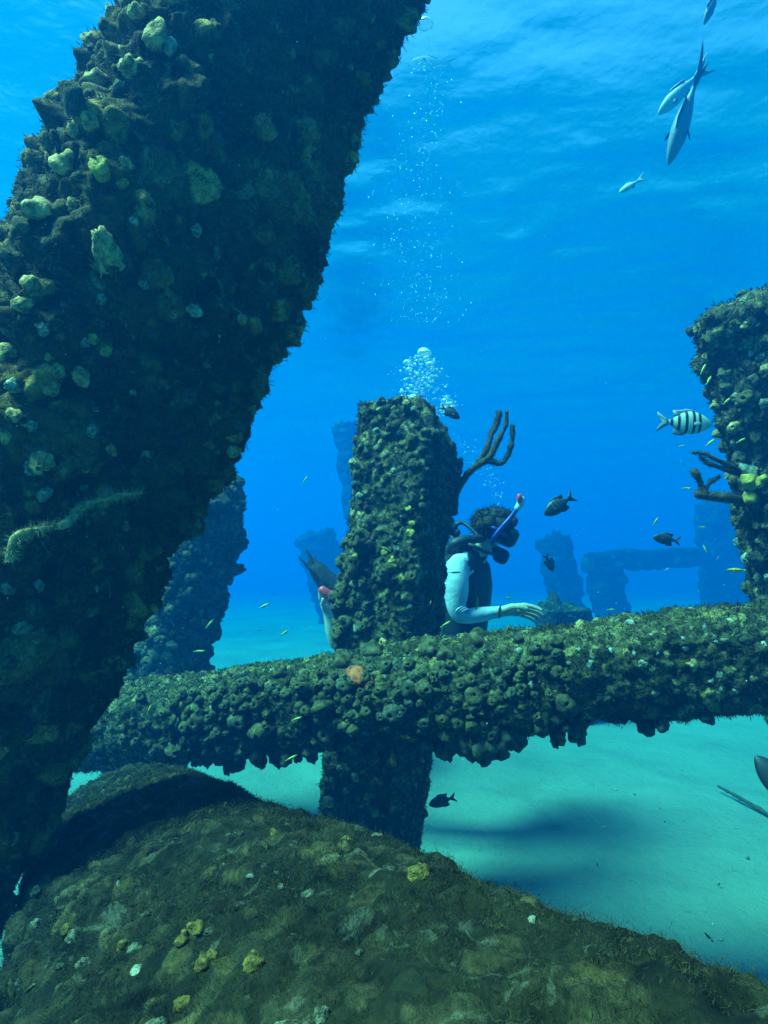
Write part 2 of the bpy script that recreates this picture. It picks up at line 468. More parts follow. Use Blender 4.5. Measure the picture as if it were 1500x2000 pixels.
# ------------------------------------------------------------------ pieces growing on the posts
def lathe(profile, seg, noise=0.0, seed=0, freq=3.0):
    pr = np.array(profile, float)
    th = np.linspace(0, 2 * np.pi, seg, endpoint=False)
    V = np.stack([np.outer(pr[:, 0], np.cos(th)), np.outer(pr[:, 0], np.sin(th)), np.outer(pr[:, 1], np.ones(seg))], -1).reshape(-1, 3)
    if noise:
        d = fbm(V + seed * 5.1, freq, 3, seed)
        rad = V * [1, 1, 0.4]
        V = V + rad * (noise * d)[:, None]
        V[:, :2] += (V[:, 2:3] * 0.25 * np.array([[math.sin(seed * 2.1), math.cos(seed * 1.3)]]))
    return V, grid_faces(len(pr), seg)

def knob(seed, squat=1.0):
    pr = [(1.15, -0.5), (1.02, 0.0), (1.0, 0.4), (0.95, 0.72), (0.82, 0.98), (0.58, 1.16), (0.36, 1.24), (0.24, 1.22), (0.18, 1.1), (0.16, 0.85), (0.0, 0.6)]
    return lathe([(r, z * squat) for r, z in pr], 14, 0.42, seed, 1.5)

def knob_cluster(seed):
    r = random.Random(seed)
    Vs, Fs, k = [], [], 0
    for q in range(r.choice((2, 2, 3))):
        V, Fc = knob(seed * 3 + q, r.uniform(0.7, 1.4))
        s = r.uniform(0.6, 1.0); a = r.uniform(0, 6.28)
        V = V * s + [math.cos(a) * 0.75 * (q > 0), math.sin(a) * 0.75 * (q > 0), r.uniform(-0.2, 0.2)]
        Vs.append(V); Fs.append(Fc + k); k += len(V)
    return np.concatenate(Vs), np.concatenate(Fs)

def ico(sub):
    bm = bmesh.new(); bmesh.ops.create_icosphere(bm, subdivisions=sub, radius=1)
    V = np.array([v.co[:] for v in bm.verts]); Fc = np.array([[v.index for v in f.verts] for f in bm.faces]); bm.free()
    return V, Fc
ICO1, ICO2, ICO3 = ico(1), ico(2), ico(3)

def lobed(seed, lobes):
    r = np.random.default_rng(seed)
    V, Fc = ICO3
    V = V.copy()
    d = 0.75 + 0.22 * fbm(V + seed, 1.6, 3, seed) + 0.10 * fbm(V + seed, 5.5, 3, seed + 1)
    for k in range(lobes):
        c = r.normal(size=3); c /= np.linalg.norm(c); c[2] = abs(c[2])
        d += r.uniform(0.15, 0.45) * np.exp(-((V - c) ** 2).sum(1) / r.uniform(0.06, 0.2))
        d -= 0.3 * np.exp(-((V - c) ** 2).sum(1) / 0.012)          # the little mouth of the lobe
    return V * d[:, None] * [1, 1, 0.9], Fc

def shell_mesh(seed):
    r = random.Random(seed)
    nu, nv = 12, 6
    u = np.linspace(-1.25, 1.25, nu); v = np.linspace(0.05, 1, nv)
    V = []
    for side, off in ((1, 0.0), (-1, -0.06)):
        for b in v:
            rad = b * (1 + 0.05 * np.sin(9 * u))
            V.append(np.stack([np.sin(u) * rad, np.cos(u) * rad, 0.45 * (1 - b * b) + off + 0.03 * math.sin(b * 18) + 0 * u], 1))
    V = np.concatenate(V)
    f1 = grid_faces(nv, nu, False)
    return V, np.concatenate([f1, f1[:, ::-1] + nu * nv])

MESH = {}
for k in range(6): MESH['knob%d' % k] = mesh_np('tube_sponge', *knob(k, 0.8 + 0.15 * k), M['sponge'])
for k in range(5): MESH['clus%d' % k] = mesh_np('tube_sponge', *knob_cluster(40 + k), M['sponge'])
for k in range(7): MESH['lobe%d' % k] = mesh_np('lobed_sponge', *lobed(60 + k, 2 + k % 4), M['pale'])
for k in range(4): MESH['ball%d' % k] = mesh_np('ball_sponge', *lobed(80 + k, 1), M['pale'])
for k in range(3): MESH['shell%d' % k] = mesh_np('shell', *shell_mesh(k), M['shell'])

def frame(nrm, spin, lean=None):
    z = Vector(nrm).normalized()
    if lean is not None: z = (z + Vector(lean)).normalized()
    x = z.orthogonal().normalized()
    x = Matrix.Rotation(spin, 3, z) @ x
    y = z.cross(x)
    return Matrix((x, y, z)).transposed().to_4x4()

def piece(name, mesh, st, i, scale, mat=None, sink=0.2, lean=None, sq=(1, 1, 1)):
    pos = st['V'][i] - st['loc'] - st['n'][i] * scale * sink
    o = bpy.data.objects.new(name, MESH[mesh])
    o.parent = st['root']
    o.matrix_local = Matrix.Translation(pos) @ frame(st['n'][i], random.uniform(0, 6.28), lean) @ Matrix.Diagonal((scale * sq[0], scale * sq[1], scale * sq[2], 1))
    col.objects.link(o)
    if mat is not None:
        o.material_slots[0].link = 'OBJECT'
        o.material_slots[0].material = mat
    return o

for st in POST.values():
    st['px'], st['py'], st['d'] = proj(st['V'])
    st['face'] = -((st['V'] - CO) * st['n']).sum(1) / np.linalg.norm(st['V'] - CO, axis=1)
    st['infr'] = (st['px'] > -60) & (st['px'] < 1560) & (st['py'] > -60) & (st['py'] < 2060) & (st['d'] > 0.15)

def pick(st, px, py):
    """vertex of the post that shows at a place of the photograph"""
    r2 = (st['px'] - px) ** 2 + (st['py'] - py) ** 2
    k = np.where((r2 < 30 ** 2) & (st['face'] > 0.0))[0]
    if len(k) == 0: return int(np.argmin(r2))
    return int(k[np.argmin(r2[k] + (st['d'][k] - st['d'][k].min()) * 4000)])

def scatter(st, n, cond, mind):
    ok = np.where(cond & st['infr'] & (st['face'] > -0.25))[0]
    out = []
    if len(ok) == 0: return out
    # even in space: shuffle, keep those far enough apart
    order = rng.permutation(ok)[:6000]
    pts = []
    for i in order:
        p = st['V'][i]
        if pts and (((np.array(pts) - p) ** 2).sum(1) < mind * mind).any(): continue
        pts.append(p); out.append(int(i))
        if len(out) >= n: break
    return out

DOWN = (0, 0, -0.5)
# crossbeam: tube sponges over the front and hanging below
bm_ = POST['beam']
nz = bm_['N'][:, 2]
clump = fbm(bm_['V'], 7, 2, 77)
for i in scatter(bm_, 230, (bm_['px'] > 240) & (bm_['px'] < 1160) & (nz < 0.72) & (nz > -0.8) & (clump > -0.28) & ((nz > -0.3) | (rng.random(len(nz)) < 0.25)), 0.026):
    k = random.random()
    piece('tube_sponge', random.choice(['knob%d' % q for q in range(6)] + ['clus%d' % q for q in range(5)]), bm_, i,
          random.uniform(0.010, 0.018) * (1.6 if k > 0.8 else 1), M['sponge_dark'] if random.random() < 0.2 else None, 0.3,
          (random.uniform(-.3, .3), -0.9, random.uniform(0.0, 0.5)))
for i in scatter(bm_, 40, (nz < -0.75) & (bm_['px'] > 380) & (bm_['px'] < 1150), 0.045):
    nm = random.choice(['lobe1', 'lobe2', 'lobe5', 'clus1', 'clus3', 'lobe6'])
    piece('tube_sponge' if nm[0] == 'c' else 'lobed_sponge', nm, bm_, i, random.uniform(0.012, 0.030), M['sponge_dark'], -0.1, (random.uniform(-.4, .4), random.uniform(-.4, .4), -0.8), (1, random.uniform(.8, 1.5), random.uniform(1.0, 2.3)))
for px, py, s in [(880, 1470, .035), (915, 1470, .045), (940, 1470, .055), (975, 1462, .045), (1010, 1450, .04), (900, 1455, .045), (860, 1465, .035), (950, 1450, .05), (990, 1445, .04), (470, 1512, .03), (510, 1508, .034), (560, 1500, .03), (1090, 1435, .026), (1260, 1420, .034), (1290, 1412, .026), (1380, 1405, .022)]:
    piece('lobed_sponge', random.choice(['lobe1', 'lobe2', 'lobe5']), bm_, pick(bm_, px, py), s, M['sponge_dark'], -0.1, (0, 0, -1.5), (1.0, 0.9, 1.1))
for px, py, s in [(925, 1240, .05), (800, 1250, .035), (720, 1262, .05), (835, 1262, .04), (665, 1285, .045), (1080, 1245, .03), (1010, 1238, .02), (545, 1310, .03), (870, 1275, .03)]:
    piece('lobed_sponge', random.choice(['lobe1', 'lobe2', 'lobe4']), bm_, pick(bm_, px, py), s, M['sponge'], 0.25)
for px, py, s in [(705, 1318, .022), (690, 1308, .018), (722, 1330, .018)]:
    piece('orange_sponge', 'lobe3', bm_, pick(bm_, px, py), s * 1.2, M['orange'], 0.1, sq=(1.4, 1.2, .6))
for px, py, s in [(1125, 1215, .02), (1225, 1203, .02), (1255, 1300, .016), (1350, 1300, .02), (1402, 1318, .014), (1280, 1355, .012), (1440, 1350, .012), (1385, 1350, .014), (1415, 1345, .012)]:
    piece('ball_sponge', 'ball%d' % random.randrange(4), bm_, pick(bm_, px, py), s, random.choice([M['pale'], M['tan']]), 0.3)
for i in scatter(bm_, 46, (bm_['px'] > 1000) & (nz < 0.8) & (nz > -0.3), 0.04):
    piece('ball_sponge', 'ball%d' % random.randrange(4), bm_, i, random.uniform(0.007, 0.016), random.choice([M['pale'], M['tan'], M['sponge'], M['sponge_dark']]), 0.3)
for i in scatter(bm_, 22, (bm_['px'] > 1060) & (nz > 0.0) & (nz < 0.75), 0.05):
    piece('shell', 'shell%d' % random.randrange(3), bm_, i, random.uniform(0.007, 0.014), None, 0.1, (random.uniform(-.8, .8), random.uniform(-.8, .3), 0))

# middle piling
mp = POST['mid']
for i in scatter(mp, 120, (mp['px'] < 800) & (mp['py'] < 1660), 0.034):
    piece(*random.choice([('tube_sponge', 'knob%d' % random.randrange(6)), ('ball_sponge', 'ball%d' % random.randrange(4)), ('lobed_sponge', 'lobe%d' % random.randrange(7))]), mp, i,
          random.uniform(0.010, 0.022), random.choice([M['sponge'], M['sponge_dark'], M['sponge'], M['tan'], M['sponge']]), 0.3)
for i in scatter(mp, 40, (mp['py'] < 1000) & (mp['px'] > 800), 0.036):
    piece('lobed_sponge', 'lobe%d' % random.randrange(7), mp, i, random.uniform(0.018, 0.034), random.choice([M['sponge'], M['sponge_dark']]), 0.3)
for i in scatter(mp, 34, (mp['px'] < 720) & (mp['py'] > 1050) & (mp['py'] < 1240), 0.036):
    piece('tube_sponge', 'clus%d' % random.randrange(5), mp, i, random.uniform(0.016, 0.03), M['sponge'], 0.3)
for px, py, s, mt in [(735, 838, .016, 'pale'), (740, 862, .012, 'yellow'), (778, 845, .01, 'pale'), (812, 793, .014, 'pale'), (790, 786, .016, 'tan'), (768, 795, .014, 'yellow'),
                      (815, 910, .022, 'sponge'), (693, 945, .016, 'pale'), (698, 970, .02, 'pale'), (800, 1040, .018, 'yellow'), (795, 1000, .016, 'yellow'), (803, 1025, .014, 'yellow'),
                      (750, 1075, .02, 'yellow'), (765, 1090, .016, 'yellow'), (690, 1080, .014, 'yellow'), (690, 1227, .016, 'pale'), (765, 915, .014, 'pale'), (800, 1185, .014, 'pale'),
                      (660, 1500, .016, 'pale'), (690, 1520, .018, 'pale'), (672, 1545, .014, 'tan'), (712, 1505, .012, 'yellow'), (650, 1525, .014, 'pale'), (735, 1530, .012, 'orange')]:
    piece('lobed_sponge', 'lobe%d' % random.randrange(7), mp, pick(mp, px, py), s, M[mt], 0.25)

# left piling behind
lp = POST['left2']
for i in scatter(lp, 130, (lp['py'] < 1400), 0.045):
    piece('tube_sponge', random.choice(['knob%d' % q for q in range(6)] + ['clus%d' % q for q in range(5)]), lp, i, random.uniform(0.018, 0.034), random.choice([M['sponge'], M['sponge'], M['sponge_dark']]), 0.3)

# right piling
rp = POST['right']
for i in scatter(rp, 150, (rp['py'] < 1200), 0.032):
    nm, ms = random.choice([('ball_sponge', 'ball%d' % random.randrange(4)), ('lobed_sponge', 'lobe%d' % random.randrange(7)), ('tube_sponge', 'knob%d' % random.randrange(6))])
    piece(nm, ms, rp, i, random.uniform(0.010, 0.024), random.choice([M['sponge'], M['sponge_dark'], M['tan'], M['pale'], M['sponge']]), 0.3)
for px, py, s, mt in [(1455, 945, .035, 'yellow'), (1480, 935, .03, 'yellow'), (1460, 965, .03, 'yellow'), (1430, 942, .012, 'pale'), (1388, 790, .022, 'tan'), (1478, 1128, .022, 'pale'),
                      (1440, 790, .016, 'pale'), (1370, 700, .02, 'tan'), (1485, 700, .016, 'pale'), (1465, 690, .014, 'pale')]:
    piece('lobed_sponge', 'lobe%d' % random.randrange(7), rp, pick(rp, px, py), s, M[mt], 0.25)

# huge near piling: pale sponges on its dark face, bigger tan growths on its sunlit edge
npl = POST['near']
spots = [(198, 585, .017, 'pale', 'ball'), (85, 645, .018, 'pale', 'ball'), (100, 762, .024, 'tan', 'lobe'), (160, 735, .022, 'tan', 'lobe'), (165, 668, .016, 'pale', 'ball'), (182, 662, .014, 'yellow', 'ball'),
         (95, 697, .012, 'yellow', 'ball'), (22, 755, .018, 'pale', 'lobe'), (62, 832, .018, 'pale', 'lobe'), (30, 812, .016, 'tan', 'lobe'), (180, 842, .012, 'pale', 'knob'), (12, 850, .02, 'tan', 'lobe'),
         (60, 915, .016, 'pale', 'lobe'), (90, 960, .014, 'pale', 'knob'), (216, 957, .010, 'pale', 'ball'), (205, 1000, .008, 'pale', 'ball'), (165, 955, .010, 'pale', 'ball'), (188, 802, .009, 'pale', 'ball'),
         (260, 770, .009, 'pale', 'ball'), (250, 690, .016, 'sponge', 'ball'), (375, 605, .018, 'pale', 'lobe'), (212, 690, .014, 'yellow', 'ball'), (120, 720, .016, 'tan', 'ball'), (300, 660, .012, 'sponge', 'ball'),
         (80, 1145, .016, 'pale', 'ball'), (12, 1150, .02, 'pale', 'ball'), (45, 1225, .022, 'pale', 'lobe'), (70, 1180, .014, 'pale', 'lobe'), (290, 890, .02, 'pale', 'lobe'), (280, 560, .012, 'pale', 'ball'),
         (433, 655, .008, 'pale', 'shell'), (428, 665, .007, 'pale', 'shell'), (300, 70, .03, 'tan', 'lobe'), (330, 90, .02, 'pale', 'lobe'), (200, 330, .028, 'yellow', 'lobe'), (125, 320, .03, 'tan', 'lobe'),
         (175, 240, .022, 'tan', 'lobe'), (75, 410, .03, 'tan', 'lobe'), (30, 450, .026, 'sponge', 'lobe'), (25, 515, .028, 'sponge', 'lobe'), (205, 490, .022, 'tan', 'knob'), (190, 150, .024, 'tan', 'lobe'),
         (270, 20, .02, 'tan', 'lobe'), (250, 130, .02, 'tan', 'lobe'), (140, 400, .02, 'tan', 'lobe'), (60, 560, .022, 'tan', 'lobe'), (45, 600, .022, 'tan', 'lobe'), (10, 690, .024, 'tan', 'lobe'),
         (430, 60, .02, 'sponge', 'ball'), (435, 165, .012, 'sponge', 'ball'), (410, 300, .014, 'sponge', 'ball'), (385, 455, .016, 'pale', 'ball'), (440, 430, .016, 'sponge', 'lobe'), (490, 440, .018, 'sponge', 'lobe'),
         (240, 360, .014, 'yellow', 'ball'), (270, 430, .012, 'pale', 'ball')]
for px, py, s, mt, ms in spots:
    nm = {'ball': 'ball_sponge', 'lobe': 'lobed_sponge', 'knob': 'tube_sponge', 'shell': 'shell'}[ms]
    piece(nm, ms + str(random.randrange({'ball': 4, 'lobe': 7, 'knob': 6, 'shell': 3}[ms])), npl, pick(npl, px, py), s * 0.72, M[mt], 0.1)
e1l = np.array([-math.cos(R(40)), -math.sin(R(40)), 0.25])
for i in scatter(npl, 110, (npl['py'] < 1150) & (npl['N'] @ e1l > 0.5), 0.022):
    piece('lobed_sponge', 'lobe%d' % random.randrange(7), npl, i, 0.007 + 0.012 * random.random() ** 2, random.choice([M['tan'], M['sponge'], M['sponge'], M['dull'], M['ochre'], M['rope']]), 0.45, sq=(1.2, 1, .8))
for i in scatter(npl, 118, (npl['py'] < 1700), 0.045):
    nm, ms = random.choice([('ball_sponge', 'ball%d' % random.randrange(4)), ('lobed_sponge', 'lobe%d' % random.randrange(7)), ('tube_sponge', 'knob%d' % random.randrange(6))])
    piece(nm, ms, npl, i, random.uniform(0.006, 0.015), random.choice([M['sponge_dark'], M['sponge'], M['sponge_dark'], M['tan']]), 0.3)

# near log
lg = POST['log']
for px, py, s, mt, ms in [(160, 1880, .014, 'pale', 'ball'), (395, 1880, .02, 'tan', 'ball'), (490, 1885, .02, 'tan', 'ball'), (355, 1960, .014, 'tan', 'ball'), (380, 1805, .016, 'yellow', 'lobe'), (360, 1835, .014, 'yellow', 'lobe'),
                          (400, 1815, .006, 'pale', 'ball'), (230, 1720, .012, 'pale', 'shell'), (480, 1715, .012, 'pale', 'shell'), (265, 1890, .018, 'shell', 'shell'), (70, 1740, .02, 'pale', 'lobe'), (60, 1800, .016, 'pale', 'lobe'),
                          (1048, 1795, .010, 'shell', 'shell'), (1120, 1790, .006, 'sponge_dark', 'ball'), (1132, 1795, .005, 'sponge_dark', 'ball'), (170, 1580, .02, 'yellow', 'ball'), (440, 1560, .010, 'sponge_dark', 'ball'),
                          (625, 1985, .012, 'pale', 'lobe'), (550, 1728, .008, 'pale', 'ball'), (700, 1860, .006, 'pale', 'ball'), (240, 1840, .014, 'tan', 'lobe'), (130, 1820, .014, 'tan', 'lobe'), (1275, 1855, .006, 'sponge_dark', 'ball')]:
    nm = {'ball': 'ball_sponge', 'lobe': 'lobed_sponge', 'knob': 'tube_sponge', 'shell': 'shell'}[ms]
    piece(nm, ms + str(random.randrange({'ball': 4, 'lobe': 7, 'knob': 6, 'shell': 3}[ms])), lg, pick(lg, px, py), s * 0.5, M[{'pale': 'dull', 'yellow': 'ochre', 'tan': 'ochre', 'shell': 'pale'}.get(mt, mt)], 0.1)
for i in scatter(lg, 190, (lg['px'] < 620 + 300 * rng.random(len(lg['px']))) & (lg['py'] > 1620) & (lg['py'] + 0.35 * lg['px'] > 1780), 0.012):
    piece(*random.choice([('ball_sponge', 'ball%d' % random.randrange(4)), ('lobed_sponge', 'lobe%d' % random.randrange(7)), ('shell', 'shell%d' % random.randrange(3))]), lg, i,
          0.003 + 0.009 * random.random() ** 2, random.choice([M['sponge_dark'], M['sponge_dark'], M['sponge'], M['dull'], M['ochre'], M['dull']]), 0.2)

# fine growth nobody could count: turf blades and hydroid fringes
def st_d(st): return np.maximum(st['d'], 0.2)
def blades(st, n, cond, lmin, lmax, wid, lean, name, mat, weight=None, curl=0.5, near_scale=False):
    ok = np.where(cond & st['infr'])[0]
    w = 1 / np.maximum(st['d'][ok], 0.2) ** 0.3 if weight is None else weight[ok]
    idx = rng.choice(ok, n, p=w / w.sum())
    b = st['V'][idx] - st['loc'] + rng.normal(size=(n, 3)) * 0.0025
    nn = st['n'][idx] + rng.normal(size=(n, 3)) * 0.55 + np.array(lean)
    nn /= np.linalg.norm(nn, axis=1)[:, None]
    L = (lmin + (lmax - lmin) * rng.random(n) ** 2)[:, None]
    if near_scale: k = np.clip(st['d'][idx] / 1.0, 0.35, 1.2)[:, None]; L = L * k; wid = wid * k
    sd = np.cross(nn, rng.normal(size=(n, 3))); sd /= np.linalg.norm(sd, axis=1)[:, None]
    bend = np.cross(nn, sd) * curl * rng.normal(size=(n, 1))
    w_ = wid * (0.6 + 0.8 * rng.random((n, 1)))
    V = np.stack([b - sd * w_ - nn * 0.002, b + sd * w_ - nn * 0.002, b + nn * L * 0.55 + sd * w_ * 0.8 + bend * L * 0.3, b + nn * L * 0.55 - sd * w_ * 0.8 + bend * L * 0.3, b + nn * L + bend * L], 1).reshape(-1, 3)
    k = np.arange(n)[:, None] * 5
    o = link(name, mesh_np(name, V, [k + np.array([[0, 1, 2, 3]]), k + np.array([[3, 2, 4]])], mat), st['root'])
    o['kind'] = 'stuff'
    return o
blades(lg, 210000, (lg['face'] > -0.3) & (lg['py'] > 1400) & (fbm(lg['V'], 14, 3, 5) > -0.45), 0.0014, 0.0046, 0.00035, (0, 0, 0.0), 'algae_turf', M['turf'], np.clip(1 / st_d(lg), 0.5, 2.5), 0.9, True)
blades(npl, 34000, (npl['face'] > -0.4), 0.003, 0.011, 0.0007, (0, 0, -0.1), 'hydroid_fringe', M['hydroid'])
blades(bm_, 26000, (bm_['face'] > -0.4), 0.004, 0.014, 0.0011, (0, 0, 0), 'algae_turf', M['turf'])
blades(mp, 16000, (mp['face'] > -0.4), 0.005, 0.016, 0.0013, (0, 0, 0), 'algae_turf', M['turf'])
blades(rp, 14000, (rp['face'] > -0.4), 0.005, 0.016, 0.0013, (0, 0, 0), 'algae_turf', M['turf'])
blades(lp, 8000, (lp['face'] > -0.4), 0.006, 0.02, 0.0018, (0, 0, 0), 'algae_turf', M['turf'])

# ------------------------------------------------------------------ tubes along a path
def tube(pts, rad, seg=10, sub=6, noise=0.0, seed=0, cap=True):
    pts = np.asarray(pts, float); rad = np.asarray(rad, float) if np.ndim(rad) else np.full(len(pts), rad)
    # Catmull-Rom
    if len(pts) > 2 and sub > 1:
        q = np.concatenate([[2 * pts[0] - pts[1]], pts, [2 * pts[-1] - pts[-2]]])
        out, rr = [], []
        for i in range(len(pts) - 1):
            p0, p1, p2, p3 = q[i:i + 4]
            for u in np.arange(sub) / sub:
                out.append(0.5 * (2 * p1 + (p2 - p0) * u + (2 * p0 - 5 * p1 + 4 * p2 - p3) * u * u + (3 * p1 - p0 - 3 * p2 + p3) * u ** 3))
                rr.append(rad[i] * (1 - u) + rad[i + 1] * u)
        out.append(pts[-1]); rr.append(rad[-1])
        pts, rad = np.array(out), np.array(rr)
    T = np.gradient(pts, axis=0); T /= np.linalg.norm(T, axis=1)[:, None] + 1e-12
    up = np.array([0.13, 0.21, 0.97]) if abs(T[0][2]) < 0.9 else np.array([1.0, 0.1, 0])
    th = np.linspace(0, 2 * np.pi, seg, endpoint=False)
    a = np.cross(T[0], up); a /= np.linalg.norm(a)
    rows = []
    def ring(c, a, b, r): return c + r * (np.outer(np.cos(th), a) + np.outer(np.sin(th), b))
    frames = []
    for k in range(len(pts)):
        a = a - T[k] * (a @ T[k]); a /= np.linalg.norm(a)
        frames.append((a, np.cross(T[k], a)))
    if cap:
        for f in (0.0, 0.5, 0.85): rows.append(ring(pts[0] - T[0] * rad[0] * 0.8 * math.sqrt(max(0, 1 - f * f)), *frames[0], rad[0] * max(f, 0.02)))
    for k in range(len(pts)): rows.append(ring(pts[k], *frames[k], rad[k]))
    if cap:
        for f in (0.85, 0.5, 0.0): rows.append(ring(pts[-1] + T[-1] * rad[-1] * 0.8 * math.sqrt(max(0, 1 - f * f)), *frames[-1], rad[-1] * max(f, 0.02)))
    V = np.concatenate(rows)
    if noise:
        cen = np.repeat(np.array([r.mean(0) for r in rows]), seg, 0)
        V = cen + (V - cen) * (1 + noise * fbm(V, 0.35 / max(rad.max(), 1e-4), 3, seed))[:, None]
    return V, grid_faces(len(rows), seg)[:, ::-1]

def merge(parts):
    Vs, Fs, k = [], {}, 0
    for V, Fc in parts:
        Vs.append(V); Fs.setdefault(Fc.shape[1], []).append(Fc + k); k += len(V)
    return np.concatenate(Vs), [np.concatenate(f) for f in Fs.values()]

def loc_mesh(name, parts, mat, loc, parent, label=None):
    V, Fc = merge(parts)
    o = link(name, mesh_np(name, V - np.asarray(loc), Fc, mat), parent)
    if label: o['label'] = label
    return o

# stringy growth across the near piling
pts = []
for px, py in [(22, 1092), (30, 1052), (68, 1035), (128, 1022), (158, 992), (205, 975), (275, 962)]:
    i = pick(npl, px, py); pts.append(P(px, py, proj(npl['V'][i:i + 1])[2][0] - 0.035))
rp_ = loc_mesh('rope_sponge', [tube(pts, [.0055, .005, .0055, .005, .0045, .004, .003], 8, 8, 0.6, 3)], M['rope'], npl['loc'], npl['root'])
nb = 1500
q = np.array(pts); seg = rng.integers(0, len(q) - 1, nb); u = rng.random((nb, 1))
b = q[seg] * (1 - u) + q[seg + 1] * u
dv = rng.normal(size=(nb, 3)); dv /= np.linalg.norm(dv, axis=1)[:, None]
b = b + dv * 0.004
sd = np.cross(dv, rng.normal(size=(nb, 3))); sd /= np.linalg.norm(sd, axis=1)[:, None]
V = np.stack([b - sd * .0006, b + sd * .0006, b + dv * (0.004 + 0.011 * rng.random((nb, 1)))], 1).reshape(-1, 3)
o = link('fuzz', mesh_np('fuzz', V - npl['loc'], np.arange(nb * 3).reshape(-1, 3), M['rope']), rp_); o['kind'] = 'stuff'

# sea rods
def sea_rod(label, branches, mat, group=None):
    base = np.array(branches[0][0][0])
    root = empty('sea_rod_coral', base, label, 'coral', group)
    for k, (pts, rad) in enumerate(branches):
        tb = tube(pts, np.array(rad) * 0.92, 12, 12, 0.42, k)
        br = loc_mesh('stem' if k == 0 else 'branch', [tb], mat, base, root)
        nb = 700
        ii = rng.integers(0, len(tb[0]), nb)
        cen = tb[0].reshape(-1, 12, 3).mean(1)[ii // 12]
        b = tb[0][ii] + rng.normal(size=(nb, 3)) * 0.002
        dv = b - cen; dv /= np.linalg.norm(dv, axis=1)[:, None] + 1e-6
        sd = np.cross(dv, rng.normal(size=(nb, 3))); sd /= np.linalg.norm(sd, axis=1)[:, None] + 1e-6
        V = np.stack([b - sd * .0008, b + sd * .0008, b + dv * rng.uniform(0.002, 0.006, (nb, 1))], 1).reshape(-1, 3)
        po = link('polyps', mesh_np('polyps', V - base, np.arange(nb * 3).reshape(-1, 3), mat), br); po['kind'] = 'stuff'
    return root
D = 2.42
sea_rod('tall brown sea rod coral with upturned fingers on the middle piling', [
    ([P(884, 1000, D - .02), P(890, 965, D), P(910, 930, D), P(945, 900, D)], [.020, .018, .015, .014]),
    ([P(925, 915, D), P(952, 900, D), P(975, 905, D), P(990, 893, D), P(1000, 862, D), P(1001, 832, D)], [.012, .012, .010, .010, .010, .009]),
    ([P(930, 912, D), P(957, 890, D), P(975, 855, D), P(988, 830, D), P(990, 806, D)], [.012, .012, .011, .010, .009]),
    ([P(925, 915, D + .03), P(945, 888, D + .03), P(963, 845, D + .03), P(972, 825, D + .03), P(976, 804, D + .03)], [.012, .012, .011, .010, .009]),
    ([P(950, 880, D + .05), P(958, 850, D + .05), P(966, 830, D + .05), P(971, 806, D + .05)], [.009, .008, .008, .006]),
    ([P(884, 985, D), P(890, 950, D), P(896, 920, D), P(900, 898, D)], [.013, .012, .012, .010]),
    ([P(882, 980, D - .03), P(883, 955, D - .03), P(884, 925, D - .03)], [.010, .009, .008])], M['rod'])
D = 1.98
sea_rod('stubby dark sea rod coral sticking out of the left side of the right piling', [
    ([P(1470, 985, D + .05), P(1420, 972, D), P(1380, 968, D), P(1362, 965, D)], [.020, .017, .015, .013]),
    ([P(1374, 966, D), P(1368, 945, D), P(1360, 925, D), P(1354, 921, D)], [.014, .012, .011, .009]),
    ([P(1374, 962, D), P(1388, 942, D), P(1405, 932, D)], [.008, .006, .005]),
    ([P(1465, 925, D + .04), P(1395, 896, D), P(1375, 886, D), P(1353, 884, D)], [.012, .009, .007, .004]),
    ([P(1460, 930, D + .04), P(1390, 908, D), P(1375, 898, D), P(1368, 892, D)], [.010, .008, .006, .004])], M['rod'])

# stick on the sand
def ground_pt(px, py, z=0.03):
    r = P(px, py, 1.0) - CO
    return CO + r * ((z - CAM_H) / r[2])
o = link('fallen_stick', mesh_np('fallen_stick', *tube([ground_pt(1402, 1535, .03), ground_pt(1440, 1556, .04), ground_pt(1500, 1590, .05), ground_pt(1580, 1640, .04)], [.006, .009, .010, .010], 10, 8, 0.4), M['rod']))
tag(o, 'thin brown stick lying on the sand near the right edge', 'stick')

